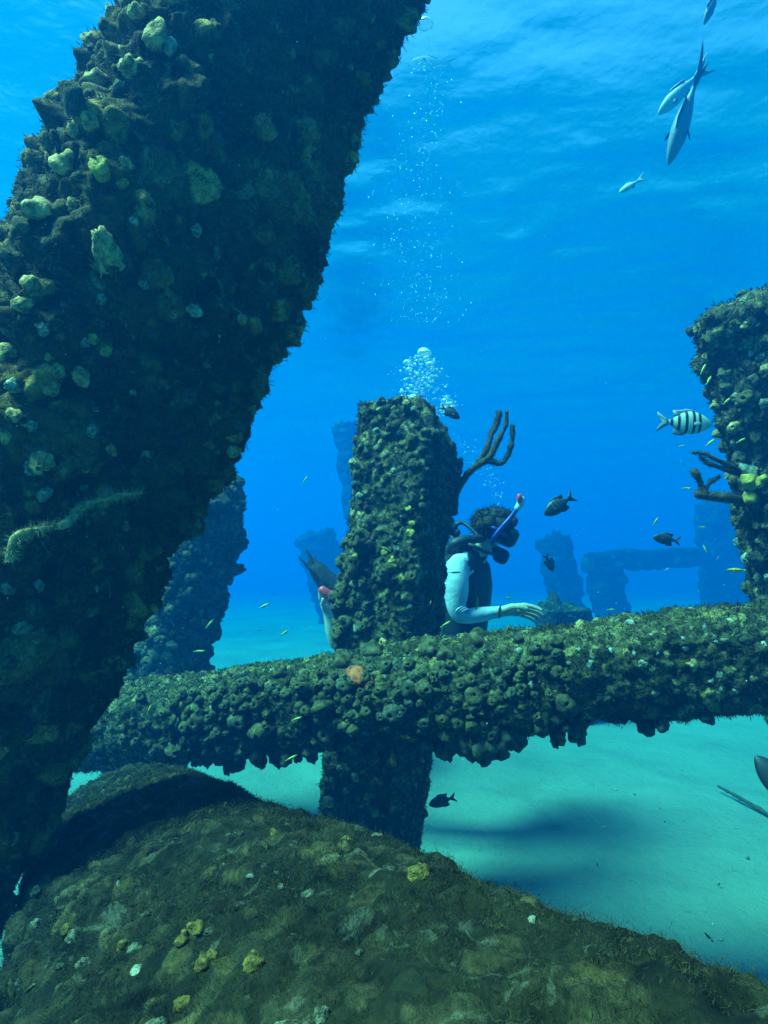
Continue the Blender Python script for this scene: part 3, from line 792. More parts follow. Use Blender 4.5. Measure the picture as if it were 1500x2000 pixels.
# ------------------------------------------------------------------ fish
def fish_mats():
    def body(name, stops, axis='X', rough=0.45):
        t = NT(name)
        tc = t.add('ShaderNodeTexCoord'); sp = t.add('ShaderNodeSeparateXYZ')
        t.ln(tc.outputs['Object'], sp.inputs[0])
        v = t.math('ADD', sp.outputs[axis], t.math('MULTIPLY', t.noise(30, 2), 0.012))
        v = t.math('ADD', v, 0.49)
        c = t.ramp(v, stops)
        c = t.mix(1.0, c, t.ramp(t.noise(60, 2), [(0.35, (0.8, 0.8, 0.8)), (0.65, (1.1, 1.1, 1.1))]), 'MULTIPLY')
        t.ln(c, t.b.inputs['Base Color']); t.setb(Roughness=rough)
        t.b.inputs['Specular IOR Level'].default_value = 0.4
        return t.m
    k, w, y = (0.012, 0.014, 0.02), (0.42, 0.44, 0.34), (0.5, 0.5, 0.28)
    st = [(0.0, w)]
    for c in (0.20, 0.33, 0.47, 0.61, 0.73): st += [(c - 0.034, w), (c - 0.022, k), (c + 0.022, k), (c + 0.034, w)]
    st = st[:21] + [(0.80, (0.40, 0.42, 0.36)), (1.0, (0.28, 0.30, 0.26))]
    M['f_stripe'] = body('striped_fish_skin', st[:23])
    d, g = (0.02, 0.022, 0.026), (0.055, 0.06, 0.065)
    st = [(0.0, d)]
    for c in (0.30, 0.42, 0.54, 0.66): st += [(c - 0.03, d), (c - 0.012, g), (c + 0.012, g), (c + 0.03, d)]
    M['f_darkstripe'] = body('dark_striped_fish_skin', st + [(1.0, d)])
    M['f_dark'] = body('dark_fish_skin', [(0, (0.018, 0.02, 0.025)), (0.5, (0.03, 0.032, 0.035)), (1, (0.02, 0.02, 0.022))])
    M['f_silver'] = body('silver_fish_skin', [(0, (0.22, 0.26, 0.32)), (0.5, (0.38, 0.42, 0.45)), (0.85, (0.42, 0.42, 0.36)), (1, (0.4, 0.36, 0.28))])
    M['f_grey'] = body('grey_fish_skin', [(0, (0.10, 0.12, 0.15)), (0.5, (0.15, 0.17, 0.19)), (1, (0.17, 0.18, 0.16))])
    M['f_yellow'] = body('yellow_wrasse_skin', [(0.44, (0.6, 0.58, 0.3)), (0.47, (0.55, 0.45, 0.03)), (0.50, (0.03, 0.03, 0.015)), (0.525, (0.03, 0.03, 0.015)), (0.54, (0.55, 0.42, 0.03))], 'Z')
fish_mats()
M['fin_dark'] = plain_mat('dark_fin', (0.022, 0.025, 0.03), 0.6, 0.3, 60)
M['fin_grey'] = plain_mat('grey_fin', (0.16, 0.19, 0.22), 0.6, 0.3, 60)
M['fin_yellow'] = plain_mat('yellow_fin', (0.42, 0.36, 0.06), 0.6, 0.3, 60)
M['eye'] = plain_mat('fish_eye', (0.01, 0.01, 0.01), 0.15, 0.1, 20, 0, 0.6)

def fin(poly, th=0.008, bow=0.0):
    """closed thin fin; poly in the x-z plane"""
    p = np.array(poly, float)
    n = len(p)
    c = p.mean(0)
    mid = c + (p - c) * 0.6
    V = []
    for s in (1, -1):
        V.append(np.stack([mid[:, 0], np.full(n, s * th), mid[:, 1]], 1))
    V.append(np.stack([p[:, 0], np.zeros(n), p[:, 1]], 1))
    V.append([[c[0], th, c[1]], [c[0], -th, c[1]]])
    V = np.concatenate(V)
    V[:, 1] += bow * np.sin(V[:, 0] * 9)
    j = np.arange(n); j2 = (j + 1) % n
    q = np.concatenate([np.stack([j, j2, 2 * n + j2, 2 * n + j], 1), np.stack([n + j2, n + j, 2 * n + j, 2 * n + j2], 1)])
    tr = np.concatenate([np.stack([j2, j, np.full(n, 3 * n)], 1), np.stack([n + j, n + j2, np.full(n, 3 * n + 1)], 1)])
    return V, [q, tr]

def fish_body(prof, thick, seg=18, n=26):
    """prof: (x, top, bottom); head at x=+0.5, unit length"""
    pr = np.array(prof, float)
    x = pr[0, 0] + (pr[-1, 0] - pr[0, 0]) * (0.5 - 0.5 * np.cos(np.linspace(0, np.pi, n)))
    o = np.argsort(pr[:, 0])
    tp = np.interp(x, pr[o, 0], pr[o, 1]); bt = np.interp(x, pr[o, 0], pr[o, 2])
    ker = np.array([1, 2, 1]) / 4
    for _ in range(2):
        tp[1:-1] = np.convolve(tp, ker, 'valid'); bt[1:-1] = np.convolve(bt, ker, 'valid')
    h = (tp - bt) / 2; c = (tp + bt) / 2
    th = np.linspace(0, 2 * np.pi, seg, endpoint=False)
    V = np.stack([np.repeat(x, seg), (thick * h[:, None] * np.sin(th)[None]).ravel(), (c[:, None] + h[:, None] * np.cos(th)[None]).ravel()], 1)
    return V, grid_faces(n, seg)

DEEP = [(0.5, 0.005, -0.01), (0.47, 0.05, -0.05), (0.40, 0.115, -0.11), (0.28, 0.19, -0.175), (0.12, 0.235, -0.215), (-0.02, 0.225, -0.215), (-0.15, 0.165, -0.165), (-0.26, 0.075, -0.08), (-0.32, 0.048, -0.05), (-0.36, 0.05, -0.05)]
SLIM = [(0.5, 0.0, -0.01), (0.46, 0.03, -0.035), (0.36, 0.065, -0.065), (0.2, 0.085, -0.085), (0.0, 0.085, -0.085), (-0.2, 0.07, -0.068), (-0.34, 0.045, -0.042), (-0.4, 0.04, -0.04)]
MIDF = [(0.5, 0.0, -0.01), (0.46, 0.045, -0.05), (0.36, 0.10, -0.10), (0.2, 0.145, -0.145), (0.04, 0.145, -0.145), (-0.12, 0.105, -0.105), (-0.24, 0.055, -0.05), (-0.30, 0.035, -0.035), (-0.34, 0.04, -0.035)]
FORK = [(-0.33, 0.045), (-0.42, 0.09), (-0.58, 0.20), (-0.57, 0.14), (-0.47, 0.0), (-0.57, -0.14), (-0.58, -0.20), (-0.42, -0.09), (-0.33, -0.045)]
FORK_DEEP = [(-0.31, 0.035), (-0.42, 0.07), (-0.74, 0.20), (-0.62, 0.10), (-0.46, 0.0), (-0.62, -0.10), (-0.72, -0.20), (-0.42, -0.07), (-0.31, -0.035)]
FAN = [(-0.37, 0.036), (-0.5, 0.065), (-0.53, 0.03), (-0.535, -0.03), (-0.5, -0.065), (-0.37, -0.036)]

def make_fish_meshes(kind, prof, thick, tail, dorsal, anal, bm_, fm, pect=True):
    d = {'body': mesh_np(kind + '_body', *fish_body(prof, thick), bm_), 'tail_fin': mesh_np(kind + '_tail', *fin(tail, 0.008, 0.012), fm)}
    if dorsal: d['dorsal_fin'] = mesh_np(kind + '_dorsal', *fin(dorsal, 0.008), fm)
    if anal: d['anal_fin'] = mesh_np(kind + '_anal', *fin(anal, 0.008), fm)
    return d
FISH = {}
D_D = [(0.20, 0.19), (0.10, 0.265), (-0.02, 0.275), (-0.14, 0.245), (-0.29, 0.235), (-0.25, 0.13), (-0.22, 0.09), (-0.1, 0.17), (0.05, 0.20)]
D_A = [(0.02, -0.19), (-0.06, -0.25), (-0.18, -0.25), (-0.29, -0.215), (-0.24, -0.11), (-0.21, -0.09), (-0.1, -0.16)]
M_D = [(0.20, 0.13), (0.08, 0.19), (-0.06, 0.17), (-0.20, 0.14), (-0.16, 0.06), (0.0, 0.12)]
M_A = [(0.0, -0.12), (-0.08, -0.17), (-0.2, -0.13), (-0.17, -0.06), (-0.08, -0.09)]
S_D = [(0.25, 0.07), (0.12, 0.11), (-0.15, 0.10), (-0.32, 0.075), (-0.30, 0.04), (0.0, 0.075)]
S_A = [(0.02, -0.075), (-0.1, -0.105), (-0.3, -0.075), (-0.28, -0.04), (-0.1, -0.065)]
PEC = [(0.16, 0.01), (0.10, 0.045), (0.02, 0.03), (-0.02, -0.02), (0.04, -0.055), (0.13, -0.03)]
for kind, bmat, fmat, prof, thick, tail, dd, aa in [
        ('striped', 'f_stripe', 'fin_grey', DEEP, 0.40, FORK, D_D, D_A), ('darkstriped', 'f_darkstripe', 'fin_dark', DEEP, 0.40, FORK, D_D, D_A),
        ('dark', 'f_dark', 'fin_dark', DEEP, 0.42, FORK, D_D, D_A), ('silver', 'f_silver', 'fin_grey', MIDF, 0.6, FORK_DEEP, M_D, M_A),
        ('grey', 'f_grey', 'fin_dark', MIDF, 0.6, FORK_DEEP, M_D, M_A), ('wrasse', 'f_yellow', 'fin_yellow', SLIM, 0.75, FAN, S_D, S_A), ('darkwrasse', 'f_dark', 'fin_yellow', SLIM, 0.75, FAN, S_D, S_A)]:
    FISH[kind] = make_fish_meshes(kind, prof, thick, tail, dd, aa, M[bmat], M[fmat])
    FISH[kind]['pectoral_fin'] = mesh_np(kind + '_pectoral', *fin(PEC, 0.006), M[fmat])
EYE = mesh_np('eye', ICO1[0], ICO1[1], M['eye'])
EYEPOS = {'striped': (0.40, 0.030), 'darkstriped': (0.40, 0.03), 'dark': (0.40, 0.03), 'silver': (0.40, 0.03), 'grey': (0.40, 0.03), 'wrasse': (0.42, 0.012), 'darkwrasse': (0.42, 0.012)}

def fish(kind, name, px, py, d, lenpx, ang, label, cat, group=None, yaw=0.0, roll=0.0, parts=True):
    """ang: direction of the head in the picture, degrees counter-clockwise from right"""
    L = lenpx * d / F / (1.08 if kind not in ('silver', 'grey') else 1.2) / max(0.35, math.cos(R(yaw)))
    a = R(ang)
    x = CR * math.cos(a) + CU * math.sin(a)
    z = -CR * math.sin(a) + CU * math.cos(a)
    if z @ CU < -0.01 or (abs(z @ CU) < 0.05 and z @ CR > 0): z = -z      # keep the back upward
    x = x * math.cos(R(yaw)) + CF * math.sin(R(yaw))
    x /= np.linalg.norm(x)
    z = z - x * (z @ x); z /= np.linalg.norm(z)
    y = np.cross(z, x)
    z, y = z * math.cos(R(roll)) + y * math.sin(R(roll)), y * math.cos(R(roll)) - z * math.sin(R(roll))
    m = Matrix([[*(L * v) , 0] for v in (x, y, z)] + [[0, 0, 0, 1]]).transposed()
    m = Matrix(((L * x[0], L * y[0], L * z[0], 0), (L * x[1], L * y[1], L * z[1], 0), (L * x[2], L * y[2], L * z[2], 0), (0, 0, 0, 1)))
    root = empty(name, (0, 0, 0), label, cat, group)
    root.matrix_world = Matrix.Translation(Vector(P(px, py, d))) @ m
    for part, me in FISH[kind].items():
        if not parts and part not in ('body', 'tail_fin', 'dorsal_fin'): continue
        if part == 'pectoral_fin':
            ty = 0.075 if kind in ('wrasse', 'darkwrasse') else 0.10
            for s in (1, -1):
                o = link(part, me, root); o.matrix_local = Matrix.Translation((0.10, s * ty * 0.8, -0.02)) @ Matrix.Rotation(s * 0.45, 4, 'Z')
                o.scale = (0.9, 1, 0.9)
        else:
            link(part, me, root)
    if parts:
        ex, ez = EYEPOS[kind]
        for s in (1, -1):
            o = link('eye', EYE, root); o.location = (ex, s * (0.030 if 'wrasse' not in kind else 0.026), ez); o.scale = (0.020, 0.014, 0.020)
    return root

G1, G2 = 'dark damselfish', 'yellow wrasses'
fish('striped', 'striped_damselfish', 1341, 826, 1.85, 108, -3, 'pale fish with five bold black bars nosing the right piling', 'fish')
fish('dark', 'dark_damselfish', 880, 806, 2.1, 46, -32, 'dark fish with no bars at the top right of the middle piling', 'fish', G1, roll=10)
fish('darkstriped', 'dark_damselfish', 1090, 988, 2.3, 72, 212, 'dark fish with faint bars swimming in open water right of the snorkel tip', 'fish', G1, yaw=-10)
fish('darkstriped', 'dark_damselfish', 1300, 1053, 2.6, 54, 172, 'dark faintly barred fish above the distant crossbeam', 'fish', G1)
fish('darkstriped', 'dark_damselfish', 1073, 1100, 3.3, 40, -62, 'small barred fish hanging in front of the flat topped faint piling', 'fish', G1, yaw=15)
fish('dark', 'dark_damselfish', 862, 1565, 2.25, 56, 197, 'black fish beneath the crossbeam at the foot of the middle piling', 'fish', G1)
fish('dark', 'dark_damselfish', 1520, 1530, 1.3, 110, 123, 'dark fish cut by the right edge above the sand', 'fish', G1, yaw=30)
fish('silver', 'silver_fish', 1327, 182, 3.5, 112, 222, 'silver fish heading down left, the upper of two overlapping fish at top right', 'fish', 'silver fish near the surface', yaw=20, roll=25)
fish('grey', 'silver_fish', 1335, 232, 3.2, 205, 254, 'long forked tail fish diving straight down, the lower of two overlapping fish at top right', 'fish', 'silver fish near the surface', yaw=10, roll=55)
fish('silver', 'silver_fish', 1230, 363, 3.6, 52, 208, 'small pale fish alone below the overlapping pair at top right', 'fish', 'silver fish near the surface', yaw=15)
fish('grey', 'silver_fish', 1390, 12, 3.2, 82, 248, 'grey fish cut by the top edge at the upper right', 'fish', 'silver fish near the surface', yaw=10, roll=40)
W = [(517, 1183, 2.4, 24, 25, 'yellow striped wrasse in open water left of the red mask'), (556, 1236, 2.4, 22, 215, 'yellow wrasse just above the crossbeam, left of the middle piling'),
     (410, 1218, 2.5, 24, 50, 'yellow wrasse at the right edge of the half hidden left piling'), (390, 1272, 2.3, 24, 2, 'bright yellow wrasse low on the half hidden left piling'),
     (597, 936, 2.6, 18, 55, 'faint yellow wrasse in open blue left of the tall faint piling'), (570, 1480, 1.9, 26, 22, 'yellow wrasse below the underside of the crossbeam at left'),
     (596, 1222, 3.0, 9, 120, 'speck sized yellow wrasse beside the short leaning faint piling'), (508, 1232, 3.0, 8, 10, 'speck sized yellow wrasse at mid water over the left part of the crossbeam'),
     (535, 1160, 3.0, 8, 10, 'speck sized yellow wrasse above the yellow striped one left of the red mask'), (890, 1118, 2.55, 22, 3, 'slim yellow wrasse crossing the diver white sleeve'),
     (932, 1178, 2.5, 26, 85, 'yellow wrasse pointing straight up in front of the diver waist'), (993, 1168, 2.6, 16, 172, 'small yellow wrasse just above the diver hand'),
     (871, 1219, 2.1, 26, 35, 'yellow green wrasse below the diver elbow'), (841, 1177, 2.1, 10, 70, 'tiny yellow wrasse on the dark side of the middle piling'),
     (752, 1072, 2.08, 26, 155, 'yellow wrasse against the lit face of the middle piling beside yellow sponge'), (1332, 871, 1.9, 14, 12, 'tiny wrasse under the tail of the black barred fish'),
     (1388, 864, 1.75, 26, 38, 'thin yellow wrasse below the head of the black barred fish'), (1334, 905, 2.6, 14, 310, 'faint tiny wrasse in blue water left of the stubby coral tips'),
     (1342, 954, 2.0, 20, 0, 'yellow wrasse level beside the stubby coral'), (1281, 1018, 2.2, 20, 60, 'wrasse rising steeply above the dark barred fish over the far beam'),
     (1374, 720, 1.8, 26, 62, 'slim wrasse at the upper left edge of the right piling'), (1385, 742, 1.78, 24, 55, 'slim wrasse next to the right piling just under another'),
     (1420, 783, 1.75, 24, 38, 'yellow wrasse crossing the right piling above the barred fish nose'), (1448, 860, 1.72, 22, 28, 'yellow wrasse over the middle of the right piling'),
     (1437, 1114, 1.75, 44, 178, 'longest wrasse lying level low on the right piling'), (1194, 1191, 2.1, 18, 0, 'small yellow wrasse just above the crossbeam, right of the stub'),
     (1377, 1071, 2.5, 16, 108, 'pale thin wrasse in front of the faint piling at right'), (1372, 1030, 2.5, 16, 0, 'pale thin wrasse level at the top of the faint right piling'),
     (1402, 1090, 2.5, 10, 70, 'tiny pale wrasse right of the thin one by the faint piling'), (1303, 1112, 4.5, 11, 40, 'blurred olive fish under the distant crossbeam'),
     (580, 1404, 1.75, 24, 20, 'yellow wrasse among the tube sponges on the crossbeam front'), (293, 1384, 1.85, 26, 60, 'slender wrasse by the left end of the crossbeam'),
     (686, 996, 2.05, 10, 90, 'tiny yellow wrasse at the left edge of the middle piling')]
for px, py, d, lp_, an, lb in W:
    fish('wrasse', 'yellow_wrasse', px, py, d, lp_, an, lb, 'fish', G2, yaw=random.uniform(-20, 20), parts=lp_ >= 20)
fish('darkwrasse', 'dark_wrasse', 1384, 1830, 1.6, 30, -48, 'thin dark wrasse low over the sand near the lower right', 'fish')
fish('grey', 'slender_fish', 840, 121, 9.0, 86, 175, 'faint slender fish near the surface above the rising bubbles', 'fish')

# ------------------------------------------------------------------ bubbles
t = NT('air_bubble')
t.n.remove(t.b)
lw = t.add('ShaderNodeLayerWeight'); lw.inputs['Blend'].default_value = 0.5
tr = t.add('ShaderNodeBsdfTransparent'); gl = t.add('ShaderNodeBsdfGlossy'); gl.inputs['Roughness'].default_value = 0.3
df = t.add('ShaderNodeBsdfDiffuse'); df.inputs['Color'].default_value = (0.9, 0.9, 0.9, 1)
m0 = t.add('ShaderNodeMixShader'); m0.inputs[0].default_value = 0.5
t.ln(gl.outputs[0], m0.inputs[1]); t.ln(df.outputs[0], m0.inputs[2])
mx = t.add('ShaderNodeMixShader')
t.ln(t.ramp(lw.outputs['Facing'], [(0.2, (0.25,) * 3), (0.75, (1, 1, 1))]), mx.inputs[0]); t.ln(tr.outputs[0], mx.inputs[1]); t.ln(m0.outputs[0], mx.inputs[2])
t.ln(mx.outputs[0], t.out.inputs['Surface'])
M['bubble'] = t.m

def bubble_cloud(name, items, label):
    c0 = np.mean([p for p, r, s in items], axis=0)
    parts = []
    for p, r, sq in items:
        V, Fc = ICO1 if r < 0.006 else ICO2
        parts.append((V * [r, r, r * sq] + p, Fc))
    V, Fc = merge(parts)
    o = link(name, mesh_np(name, V - c0, Fc, M['bubble']))
    o.location = c0
    tag(o, label, 'bubbles', kind='stuff')
    return o
DB = 2.9
it = []
for _ in range(700):
    px = random.gauss(822, 24); py = random.uniform(695, 815)
    if py < 715 and abs(px - 828) > 30: continue
    it.append((P(px, py, DB + random.gauss(0, 0.05)), random.choice((0.0012, 0.0016, 0.0022, 0.003, 0.0045, 0.007)), random.uniform(0.5, 0.8)))
for px, py, rp in [(796, 708, 9), (800, 722, 7), (840, 712, 9), (833, 700, 7), (845, 722, 6), (815, 730, 6), (870, 783, 9), (878, 790, 9), (866, 796, 7), (884, 796, 7), (874, 776, 7), (888, 805, 6)]:
    it.append((P(px, py, DB + random.gauss(0, .03)), rp * DB / F, 0.6))
for _ in range(70):
    it.append((P(random.gauss(875, 9), random.gauss(790, 10), DB + random.gauss(0, .03)), random.choice((0.0025, 0.004, 0.006)), 0.7))
bubble_cloud('bubble_cluster', it, 'dense cluster of silver bubbles rising behind the top of the middle piling')
it = []
for _ in range(750):
    v = random.random() ** 0.8
    py = 110 + 520 * v
    px = 822 + 18 * math.sin(py / 90) + random.gauss(0, 10 + 34 * math.sin(min(1, (py - 100) / 330) * 1.6))
    it.append((P(px, py, DB + 0.2 + random.gauss(0, .12)), random.choice((0.0008, 0.001, 0.0013, 0.0016, 0.0026)), random.uniform(0.7, 1.8)))
bubble_cloud('bubble_plume', it, 'tall faint plume of tiny bubbles streaming up to the surface')
it = []
for _ in range(150):
    u = random.random()
    px, py = 893 + 85 * u + random.gauss(0, 10), 850 + 120 * u + random.gauss(0, 14)
    it.append((P(px, py, DB + random.gauss(0, .05)), random.choice((0.0014, 0.002, 0.003, 0.0045)), random.uniform(0.45, 0.7)))
bubble_cloud('bubble_trail', it, 'slanting trail of small bubbles above the diver, under the sea rod coral')
for px, py, rp, lb in [(829, 689, 14, 'largest domed air bubble at the very top of the bubble cluster'), (808, 778, 11, 'domed air bubble between the middle piling top and the dark fish'), (830, 46, 15, 'round pale air bubble beside the huge dark piling near the top edge')]:
    pr = [(0.0, 0.75), (0.35, 0.7), (0.7, 0.5), (0.95, 0.1), (1.0, -0.15), (0.9, -0.3), (0.5, -0.32), (0.0, -0.25)]
    V, Fc = lathe([(max(r, 0.001), z) for r, z in pr[::-1]], 24, 0.12, 5, 1.5)
    o = link('air_bubble', mesh_np('air_bubble', V * rp * DB / F, Fc, M['bubble'])); o.location = P(px, py, DB)
    tag(o, lb, 'bubble', 'large air bubbles')

# small bits of shell and weed on the sand
nd_ = 220
gx, gy = rng.uniform(-2.0, 4.5, nd_), 1.4 + 6 * rng.random(nd_) ** 1.5
gz = 0.05 * fbm(np.stack([gx, gy, 0 * gx], 1), 0.7, 3, 1)
V = np.concatenate([ICO1[0] * rng.uniform(0.002, 0.008) * rng.uniform(0.3, 1.4, 3) + [gx[k], gy[k], gz[k] + 0.004] for k in range(nd_)])
M['debris'] = plain_mat('debris', (0.04, 0.038, 0.025), 0.9, 0.4, 3, 0, 0.1, (0.28, 0.27, 0.2))
o = link('sand_debris', mesh_np('sand_debris', V, np.concatenate([ICO1[1] + k * len(ICO1[0]) for k in range(nd_)]), M['debris']))
tag(o, 'small bits of shell and weed strewn on the sand', 'debris', kind='stuff')

# drifting specks
it = []
n = 420
c = np.stack([rng.uniform(0, 1500, n), rng.uniform(0, 2000, n), rng.uniform(0.5, 3.0, n)], 1)
V, Fc = [], []
for k, (px, py, d) in enumerate(c):
    V.append(ICO1[0][:, :] * rng.uniform(0.0003, 0.0009) * (0.5 + 0.5 * d) * rng.uniform(0.5, 1.5, 3) + P(px, py, d)); Fc.append(ICO1[1] + k * len(ICO1[0]))
M['speck'] = plain_mat('speck', (0.35, 0.32, 0.22), 0.9)
o = link('drifting_particles', mesh_np('drifting_particles', np.concatenate(V), np.concatenate(Fc), M['speck']))
tag(o, 'tiny pale particles drifting in the water', 'particles', kind='stuff')

# ------------------------------------------------------------------ divers
M['skin'] = plain_mat('skin', (0.50, 0.36, 0.26), 0.55, 0.12, 25, 0.001, 0.3)
M['rash'] = plain_mat('pale_sleeve_cloth', (0.5, 0.53, 0.58), 0.75, 0.08, 9, 0.006, 0.2)
M['suit'] = plain_mat('dark_wetsuit', (0.02, 0.022, 0.03), 0.7, 0.3, 60, 0.001, 0.3)
M['gear'] = plain_mat('black_dive_gear', (0.012, 0.013, 0.016), 0.55, 0.3, 60, 0.001, 0.4)
M['hair'] = plain_mat('brown_hair', (0.03, 0.02, 0.012), 0.8, 0.5, 60, 0.004, 0.2, (0.06, 0.04, 0.022))
M['bluetube'] = plain_mat('blue_plastic', (0.008, 0.02, 0.2), 0.4, 0.1, 20, 0, 0.5)
M['redtip'] = plain_mat('orange_red_plastic', (1.0, 0.05, 0.025), 0.4, 0.08, 20, 0, 0.5)
M['clear'] = plain_mat('clear_silicone', (0.45, 0.5, 0.52), 0.3, 0.1, 20, 0, 0.5)
M['lens'] = plain_mat('mask_lens', (0.02, 0.03, 0.045), 0.08, 0.1, 20, 0, 0.8)
M['metal'] = plain_mat('valve_metal', (0.5, 0.5, 0.5), 0.3, 0.1, 20, 0, 0.5, None, 0.8)

def skin_body(name, nodes, edges, root_i, regions, mats, parent, loc, sub=2):
    """nodes: list of (point, radius); one continuous skinned surface, then materials per face by region()"""
    me = bpy.data.meshes.new(name + '_rig')
    me.from_pydata([tuple(np.asarray(p) - loc) for p, r in nodes], edges, [])
    o = bpy.data.objects.new(name + '_rig', me)
    col.objects.link(o)
    md = o.modifiers.new('skin', 'SKIN'); md.use_smooth_shade = True; md.branch_smoothing = 0.6
    sv_ = me.skin_vertices[0].data
    for k, (p, r) in enumerate(nodes):
        sv_[k].radius = (r, r) if np.isscalar(r) else r
        sv_[k].use_root = (k == root_i)
    sb = o.modifiers.new('sub', 'SUBSURF'); sb.levels = sub; sb.render_levels = sub
    dg = bpy.context.evaluated_depsgraph_get()
    m2 = bpy.data.meshes.new_from_object(o.evaluated_get(dg))
    m2.name = name
    bpy.data.objects.remove(o)
    m2.materials.clear()
    for m_ in mats: m2.materials.append(m_)
    cs = np.empty(len(m2.polygons) * 3, np.float32); m2.polygons.foreach_get('center', cs)
    cs = cs.reshape(-1, 3) + loc
    px, py, d = proj(cs)
    A = np.array([nodes[a][0] for a, b in edges]); B = np.array([nodes[b][0] for a, b in edges])
    ab = B - A
    u = np.clip(((cs[:, None] - A) * ab).sum(-1) / (ab ** 2).sum(-1), 0, 1)
    ne = np.argmin((((A + ab * u[..., None]) - cs[:, None]) ** 2).sum(-1), 1)
    mi = np.array([regions(edges[e], px[k], py[k]) for k, e in enumerate(ne)], np.int32)
    m2.polygons.foreach_set('material_index', mi)
    m2.polygons.foreach_set('use_smooth', np.ones(len(mi), bool))
    return link(name, m2, parent)

def hand_nodes(nodes, edges, wrist, palm_c, fdir, side, up, scale, curl):
    """palm and five separate fingers; fdir along the hand, side across the knuckles (index to little), up = back of the hand"""
    fdir, side, up = [np.asarray(v) / np.linalg.norm(v) for v in (fdir, side, up)]
    s = scale
    pc = len(nodes); nodes.append((palm_c, (0.021 * s, 0.030 * s))); edges.append((wrist, pc))
    kn = len(nodes); nodes.append((palm_c + fdir * 0.034 * s, (0.015 * s, 0.032 * s))); edges.append((pc, kn))
    for q, (off, L, r) in enumerate([(-0.033, 0.068, .0084), (-0.011, 0.077, .0086), (0.011, 0.071, .0082), (0.032, 0.056, .0072)]):
        b0 = palm_c + fdir * 0.040 * s + side * off * s
        c1, c2 = curl * (0.55 + 0.12 * q), curl * (1.2 + 0.15 * q)
        p1 = b0 + s * L * 0.45 * (fdir * math.cos(c1 * 0.5) - up * math.sin(c1 * 0.5))
        p2 = p1 + s * L * 0.32 * (fdir * math.cos(c1) - up * math.sin(c1))
        p3 = p2 + s * L * 0.25 * (fdir * math.cos(c2) - up * math.sin(c2))
        pr = kn
        for p, rr in ((b0, r * 1.1), (p1, r), (p2, r * 0.92), (p3, r * 0.75)):
            nodes.append((p, rr * s)); edges.append((pr, len(nodes) - 1)); pr = len(nodes) - 1
    t0 = palm_c - side * 0.030 * s + fdir * 0.004 * s - up * 0.006 * s
    pr = pc
    for p, rr in ((t0, .012), (t0 - side * 0.020 * s + fdir * 0.024 * s - up * 0.012 * s, .0105), (t0 - side * 0.022 * s + fdir * 0.050 * s - up * 0.022 * s, .0085)):
        nodes.append((p, rr * s)); edges.append((pr, len(nodes) - 1)); pr = len(nodes) - 1
    return pc

def rbox(c, ex, ey, ez, hx, hy, hz, e=4.0, sub=3):
    """rounded box as a superellipsoid around c with axes ex ey ez"""
    V = ICO3[0]
    k = (np.abs(V) ** e).sum(1) ** (-1 / e)
    V = V * k[:, None]
    return np.asarray(c) + V[:, :1] * hx * ex + V[:, 1:2] * hy * ey + V[:, 2:] * hz * ez, ICO3[1]

DD = 2.86
loc = P(905, 1290, DD)
diver = empty('person', loc, 'scuba diver with brown hair, white sleeve and blue snorkel, hand held out over the crossbeam', 'person', 'people in the water')
N_, E_ = [], []
def nd(p, r, par=None):
    N_.append((p, r)); k = len(N_) - 1
    if par is not None: E_.append((par, k))
    return k
pel = nd(P(898, 1280, DD), 0.115)
wai = nd(P(905, 1215, DD), 0.098, pel)
che = nd(P(908, 1140, DD), 0.112, wai)
upc = nd(P(908, 1092, DD), 0.095, che)
nek = nd(P(930, 1066, DD), 0.055, upc)
hd0 = nd(P(952, 1050, DD), 0.066, nek)
hd1 = nd(P(972, 1035, DD), 0.088, hd0)
hd2 = nd(P(978, 1024, DD), 0.078, hd1)
jaw = nd(P(975, 1062, DD), 0.052, hd0)
nos = nd(P(1003, 1058, DD), 0.018, hd1)
sho = nd(P(890, 1100, 2.735), 0.064, upc)
ua = nd(P(889, 1135, 2.71), 0.064, sho)
ub = nd(P(892, 1172, 2.70), 0.053, ua)
elb = nd(P(892, 1206, 2.70), 0.044, ub)
fa = nd(P(925, 1202, 2.70), 0.0375, elb)
wri = nd(P(975, 1195, 2.70), 0.027, fa)
hand_nodes(N_, E_, wri, P(996, 1190, 2.70), CR * 1.0 - CU * 0.06, CF * 0.75 - CU * 0.65, CU * 0.75 + CF * 0.45 - CR * 0.0, 1.2, 0.5)
sho2 = nd(P(922, 1095, 2.99), 0.058, upc)
elb2 = nd(P(925, 1185, 3.06), 0.043, sho2)
wri2 = nd(P(905, 1240, 3.02), 0.030, elb2)
hand_nodes(N_, E_, wri2, P(896, 1258, 2.99), -CR * 0.4 - CU, CR * 0.7 - CU * 0.3, CR + CU * 0.2, 1.0, 0.7)
hl, hr = nd(P(893, 1300, 2.78), 0.095, pel), nd(P(898, 1300, 2.95), 0.095, pel)
for hp, dz in ((hl, 0.0), (hr, 0.14)):
    k1 = nd(P(884, 1360, 2.74 + dz), 0.075, hp)
    k2 = nd(P(868, 1425, 2.72 + dz), 0.058, k1)
    k3 = nd(P(790, 1432, 2.80 + dz), 0.056, k2)
    k4 = nd(P(700, 1436, 2.90 + dz), 0.036, k3)
    k5 = nd(P(668, 1438, 2.93 + dz), 0.034, k4)
    nd(P(640, 1445, 2.96 + dz), 0.030, k5)
    ank = k5
ARM = {sho, ua, ub, elb, fa, wri, sho2, elb2, wri2}
HEADS = {nek, hd0, hd1, hd2, jaw, nos}
HANDS = set(range(wri + 1, sho2)) | set(range(wri2 + 1, hl))
